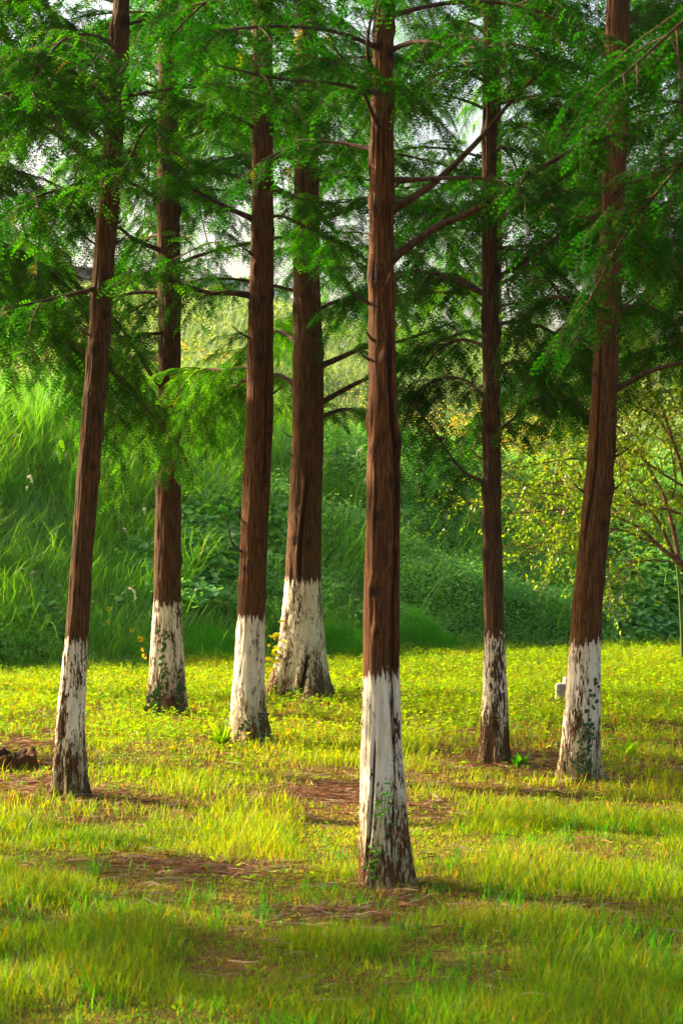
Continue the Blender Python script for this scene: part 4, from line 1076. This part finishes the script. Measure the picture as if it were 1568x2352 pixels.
ivy('clump of dark ivy leaves at the wide fluted foot of the stoutest trunk', [[onT(700, 1622, D4, 684, 70), onT(690, 1600, D4, 684, 64), onT(672, 1590, D4, 684, 62)], [onT(745, 1625, D4, 684, 72), onT(735, 1610, D4, 684, 66), onT(722, 1600, D4, 684, 62)]], 60, .034)

# coreopsis on the bank: each flower a thing
def flower_proto():
    root = empty('yellow_flower', (0, 0, 0), 'x', 'flower', 'yellow flowers on the grassy bank')
    b = Acc(); C = resample([(0, 0, -.34), (.01, .0, -.18), (0, -.005, 0)], 8); tube(b, C, np.full(8, .0022), 5); b.build('stem', M['tall'], root)
    ac = Acc(); n = 8; a = np.arange(n) * 2 * np.pi / n
    dd = np.stack([np.cos(a), -.55 + .35 * np.sin(a) * 0, np.sin(a) * .9], -1)
    leaves(ac, np.zeros((n, 3)) + dd * .004, dd, np.array([[0, -1, .3]] * n), .030, .024, rng.random(n), .1, droop=-.05)
    ac.build('petals', M['petal'], root)
    c = Acc(); tube(c, np.array([(0, 0, 0), (0, -.006, .002), (0, -.012, .004), (0, -.014, .0045)]), np.array([.009, .010, .007, .001]), 10); c.build('flower_centre', simple('orange_centre', (.45, .12, .01)), root)
    return root
proto = flower_proto()
def copy_tree(o, parent=None):
    c = o.copy(); COL.objects.link(c); c.parent = parent
    for ch in list(o.children): copy_tree(ch, c)
    return c
spots = [(250, 1398, 1.5, 'yellow flower highest of the group right of the leaning slim trunk'), (253, 1427, 1.7, 'yellow flower just below the highest one beside the leaning slim trunk'), (296, 1416, 1.3, 'yellow flower seen edge-on in grass between the two left trunks'),
         (303, 1447, 1.3, 'small yellow flower above the widest open one, left of the ivy-footed trunk'), (320, 1470, 1.9, 'widest open yellow flower, just left of the ivy-footed trunk'), (329, 1492, 1.0, 'small faded flower between two wide open ones by the ivy-footed trunk'), (334, 1506, 1.5, 'lowest yellow flower on the bank beside the ivy-footed trunk')]
spots += [(u, v, sc_, None) for u, v, sc_ in ((470, 1361, .9), (478, 1357, .9), (485, 1366, 1.0), (495, 1370, 1.1), (503, 1365, .9), (491, 1377, 1.1), (507, 1379, 1.1), (500, 1391, .9), (512, 1360, .9), (520, 1384, .8), (464, 1352, .7), (625, 1417, .9), (611, 1440, .8), (617, 1482, .8), (631, 1468, .8))]
for k, (u, v, sc_, lab) in enumerate(spots):
    o = proto if k == 0 else copy_tree(proto)
    p = ray(u, v, .30); o.location = [float(a) for a in p]; o.scale = (sc_ * .75,) * 3
    o.rotation_euler = (rng.normal(0, .2), rng.normal(0, .3), rng.normal(0, .6))
    if lab: o['label'] = lab
    elif u < 600: o['label'] = 'small orange yellow flower in the cluster between the second and third trunks'; o['group'] = 'clustered flowers between the second and third trunks'
    else: o['label'] = {625: 'topmost yellow flower in the gap left of the stoutest trunk', 611: 'second yellow flower from the top in the gap left of the stoutest trunk', 617: 'lowest yellow flower in the gap left of the stoutest trunk', 631: 'yellow flower beside the young vine, against the stoutest trunk'}[u]; o['group'] = 'flowers in the gap beside the stoutest trunk'

# white grass plumes on the bank
def plume_proto():
    root = empty('grass_plume', (0, 0, 0), 'silky white grass plume nodding above the bank grass', 'grass plume', 'white grass plumes on the bank')
    b = Acc(); C = resample([(0, 0, -.5), (.01, 0, -.25), (.03, 0, 0), (.06, 0, .03)], 10); tube(b, C, np.full(10, .0018), 4); b.build('stem', M['bank'], root)
    ac = Acc(); n = 120; t = rng.random(n)
    px = .03 + t * .15; pz = .0 + .05 * np.sin(t * 2.6) 
    pos = np.stack([px, 0 * t, pz], -1)
    dd = np.stack([np.full(n, .9), rng.normal(0, .5, n), rng.normal(0, .5, n)], -1)
    leaves(ac, pos, dd, rng.normal(0, 1, (n, 3)), .030, .007, rng.random(n), .1)
    ac.build('seed_head', M['plume'], root)
    return root
pp = plume_proto()
PL = [(145, 993, 'white grass plume just left of the leaning slim trunk, highest of all plumes'), (23, 1001, 'white grass plume high on the bank by the left edge'),
      (120, 1046, 'white grass plume left of the leaning slim trunk, second from its top pair'), (153, 1062, 'white grass plume touching the left side of the leaning slim trunk'),
      (77, 1112, 'upper one of two close plumes on the left bank'), (63, 1128, 'lower one of two close plumes on the left bank'),
      (333, 1182, 'white grass plume close to the left side of the ivy-footed trunk, on the upper bank'), (293, 1225, 'white grass plume midway between the leaning slim trunk and the ivy-footed one'),
      (84, 1311, 'small white grass plume left of the leaning slim trunk at mid bank'), (813, 1055, 'white grass plume touching the left side of the nearest trunk, on the crest'),
      (753, 1061, 'white grass plume just right of the stoutest trunk, on the crest'), (834, 1115, 'white grass plume below the crest one, left of the nearest trunk'),
      (939, 1212, 'white grass plume right of the nearest trunk, over the climbers'), (1032, 1193, 'white grass plume between the nearest and the thinnest trunk'),
      (316, 1382, 'white grass plume above the yellow flowers, low on the bank'), (30, 1322, 'low white grass plume by the left edge of the bank')]
for k, (u, v, lab) in enumerate(PL):
    o = pp if k == 0 else copy_tree(pp)
    o['label'] = lab
    p = ray(u, v, .45); o.location = [float(a) for a in p]; o.scale = (rng.uniform(.6, 1.1),) * 3
    o.rotation_euler = (rng.normal(0, .2), rng.uniform(-.9, .5), rng.uniform(0, 6.28))

# soft mounds of very fine grass at the toe of the slope
for (u, v, w_, h_, lab) in ((795, 1512, .50, .36, 'soft mound of fine vivid green grass between the stoutest and the nearest trunk'), (955, 1500, .55, .48, 'soft mound of fine vivid green grass just right of the nearest trunk'), (480, 1520, .5, .34, 'soft mound of fine vivid green grass left of the trunk with the bushy weed')):
    base = ray(u, v); base[2] = float(floorz(base[0], base[1]))
    root = empty('grass_mound', base, lab, 'grass mound', 'fine grass mounds at the foot of the slope')
    n = 9000; a_ = rng.uniform(0, 6.28, n); r_ = np.sqrt(rng.random(n))
    bx = np.cos(a_) * r_ * w_; by = np.sin(a_) * r_ * w_ * .7 + .3
    bz = (1 - r_ ** 2) * h_ * .75 * rng.uniform(.3, 1.0, n) * (.6 + .8 * vn(bx * 5, by * 5, base[0]))
    wx = bx + base[0]; wy = by + base[1]
    ac = Acc(); blades(ac, np.stack([bx, by, floorz(wx, wy) - base[2] + bz], -1), rng.uniform(0, 6.28, n), rng.uniform(.06, .14, n), np.full(n, .0045), rng.uniform(0, .5, n), rng.uniform(.4, 1.3, n), 3, tone_rn(n, .5, .25))
    ac.build('blades', M['fuzzy'], root)

# thin green cane at the right edge
b = Acc(); p0 = P(1567, 1450, 24.5); p1 = P(1545, 1215, 24.5); p0[2] = float(floorz(p0[0], p0[1]))
C = resample([p0, (p0 + p1) / 2 + [.02, 0, 0], p1], 16); tube(b, C, np.linspace(.018, .012, 16), 8, wob=.1)
tag(b.build('bamboo_cane', simple('green_cane', (.10, .16, .04), .5), smooth=True), 'thin upright green cane standing at the far right foot of the slope', 'cane')

# ------------------------------------------------------------------ far away on top of the slope
def box(acc, x0, x1, y0, y1, za, zb, zc=None, zd=None):
    """box between x0 and x1; bottom za..zb and top zc..zd may slope from x0 to x1"""
    v = [(x0, y0, za), (x1, y0, zb), (x1, y1, zb), (x0, y1, za), (x0, y0, zc), (x1, y0, zd), (x1, y1, zd), (x0, y1, zc)]
    acc.add(v, [(0, 1, 5, 4), (1, 2, 6, 5), (2, 3, 7, 6), (3, 0, 4, 7), (4, 5, 6, 7), (3, 2, 1, 0)])
mw = simple('dark_stone_wall', (.09, .065, .06), .9, scale=1.6, col2=(.22, .17, .15)); mg = simple('grey_concrete', (.45, .45, .47), .8, scale=1, col2=(.58, .58, .6))
YW = 84.0
def zv(v, y=YW): return CAMZ + (1176 - v) / F * y
def xv(u, y=YW): return (u - 784) / F * y
root = empty('retaining_wall', (xv(400), YW, zv(700)), 'long dark stone retaining wall with a pale parapet, running along the top of the far slope', 'wall')
o_ = np.array([xv(400), YW, zv(700)])
a = Acc(); 
us = [-200, 100, 260, 420, 560, 660, 760, 900]
tp = [604, 612, 625, 648, 680, 706, 735, 770]; bt = [700, 700, 700, 720, 750, 785, 820, 860]
for k in range(7): box(a, xv(us[k]), xv(us[k + 1]) - .02, YW, YW + .8, zv(bt[k]), zv(bt[k + 1]), zv(tp[k]), zv(tp[k + 1]))
a.build('wall_face', mw, root, origin=o_)
a = Acc()
for k in range(7): box(a, xv(us[k]), xv(us[k + 1]), YW - .08, YW + .9, zv(tp[k]), zv(tp[k + 1]), zv(tp[k]) + .12, zv(tp[k + 1]) + .12)
a.build('coping', simple('brown_coping', (.20, .14, .12), .9), root, origin=o_)
a = Acc()
for k in range(3, 7): box(a, xv(us[k]), xv(us[k + 1]) - .03, YW + .5, YW + .8, zv(tp[k]) + .13, zv(tp[k + 1]) + .13, zv(tp[k] - 34), zv(tp[k + 1] - 34))
a.build('parapet', mg, root, origin=o_)
def lamp_post(u, v0, v1, lab):
    y = 100; base = np.array([xv(u, y), y, zv(v0, y)])
    r = empty('lamp_post', base, lab, 'lamp post', 'lamp posts beyond the wall')
    a = Acc(); h = zv(v1, y) - base[2]
    tube(a, np.array([[0, 0, -1.5], [0, 0, h * .5], [0, 0, h]]), np.array([.09, .07, .05]), 8); a.build('pole', mg, r, True)
    a = Acc(); box(a, -.5, .1, -.12, .12, h, h, h + .12, h + .1); a.build('lamp_head', mg, r)
lamp_post(436, 690, 560, 'pale thin lamp post beyond the wall, nearest the second trunk')
lamp_post(453, 690, 575, 'pale thin lamp post beyond the wall, middle of the three')
lamp_post(478, 700, 600, 'pale thin lamp post beyond the wall, nearest the third trunk')

p = ray(1173, 904, .5, 50); base = np.array([p[0], p[1], float(floorz(p[0], p[1]))])
r = empty('notice_board', base, 'small pale lilac notice board on the far slope, right of the thinnest trunk', 'sign')
a = Acc(); box(a, -.26, .26, 0, .03, .38, .36, .78, .74); a.build('board', simple('lilac_board', (.50, .50, .68), .6), r)
for sx in (-.2, .2):
    a = Acc(); tube(a, np.array([[sx, .05, -.1], [sx, .05, .3], [sx, .05, .7]]), .02, 6); a.build('post', mg, r)
p = ray(1274, 858, .3, 50)
r = empty('small_flag', p, 'tiny pink and blue flag glimpsed beyond the hanging sprays at the right', 'flag')
a = Acc(); tube(a, np.array([[0, 0, -1.2], [0, 0, -.3], [0, 0, .45]]), .015, 6); a.build('pole', mg, r)
for nm, cc, z0_, z1_ in (('pink_cloth', (.75, .08, .18), .16, .40), ('blue_cloth', (.10, .35, .75), -.04, .16)):
    X_, Z_ = np.meshgrid(np.linspace(0, .36, 12), np.linspace(z0_, z1_, 6)); Y_ = .03 * np.sin(X_ * 22 + Z_ * 6)
    ii = (np.arange(5)[:, None] * 12 + np.arange(11)[None]).ravel()
    o = mesh(nm, np.stack([X_ + .015, Y_, Z_ - X_ * .3], -1).reshape(-1, 3), np.stack([ii, ii + 1, ii + 13, ii + 12], -1), simple(nm + '_dye', cc, .7), r, smooth=True)
    so_ = o.modifiers.new('thickness', 'SOLIDIFY'); so_.thickness = .004

def far_tree(u, vtop, vb, wd, lab, y=110.0):
    base = np.array([xv(u, y), y, zv(vb, y)]); H_ = zv(vtop, y) - base[2]
    r = empty('far_tree', base, lab, 'tree', 'hazy trees beyond the wall')
    a = Acc(); tube(a, np.array([[0, 0, -1], [0.05, 0, H_ * .3], [0, 0, H_ * .6]]), np.array([.16, .12, .05]), 8); a.build('trunk', M['limb'], r, True)
    n = 5000; q = norm(rng.normal(0, 1, (n, 3))) * (rng.random((n, 1)) ** .4)
    lump = vn(q[:, 0] * 3, q[:, 1] * 3, q[:, 2] * 3 + u)
    q = q * (.7 + .6 * lump[:, None]) * np.array([wd, wd, H_ * .42]) + np.array([0, 0, H_ * .58])
    a = Acc(); leaves(a, q, rng.normal(0, 1, (n, 3)), rng.normal(0, 1, (n, 3)), .22, .16, tone_rn(n, .3), .1); a.build('crown', M['meadow_hazed'], r)
far_tree(556, 643, 700, 1.5, 'small round hazy tree above the pale parapet, left of the third trunk')
far_tree(600, 655, 720, 1.2, 'smallest hazy tree above the pale parapet, hidden by the third trunk')
far_tree(30, 560, 660, 2.6, 'broad hazy tree beyond the wall at the far left')

# ------------------------------------------------------------------ haze
hz = bpy.data.meshes.new('haze')
def haze_box():
    x0, x1, y0, y1, z0, z1 = -170, 170, -70, 940, -1.2, 16.5
    v = [(x, y, z) for z in (z0, z1) for y in (y0, y1) for x in (x0, x1)]
    hz.from_pydata(v, [], [(0, 2, 3, 1), (4, 5, 7, 6), (0, 1, 5, 4), (2, 6, 7, 3), (0, 4, 6, 2), (1, 3, 7, 5)])
    m, t, out = newmat('thin_haze')
    pv = N(t, 'ShaderNodeVolumePrincipled'); pv.inputs['Color'].default_value = (.95, .97, 1, 1)
    pv.inputs['Density'].default_value = .00018; pv.inputs['Anisotropy'].default_value = 0.0
    L(t, pv.outputs[0], out.inputs['Volume']); hz.materials.append(m)
    o = bpy.data.objects.new('haze', hz); COL.objects.link(o); tag(o, kind='stuff')
haze_box()
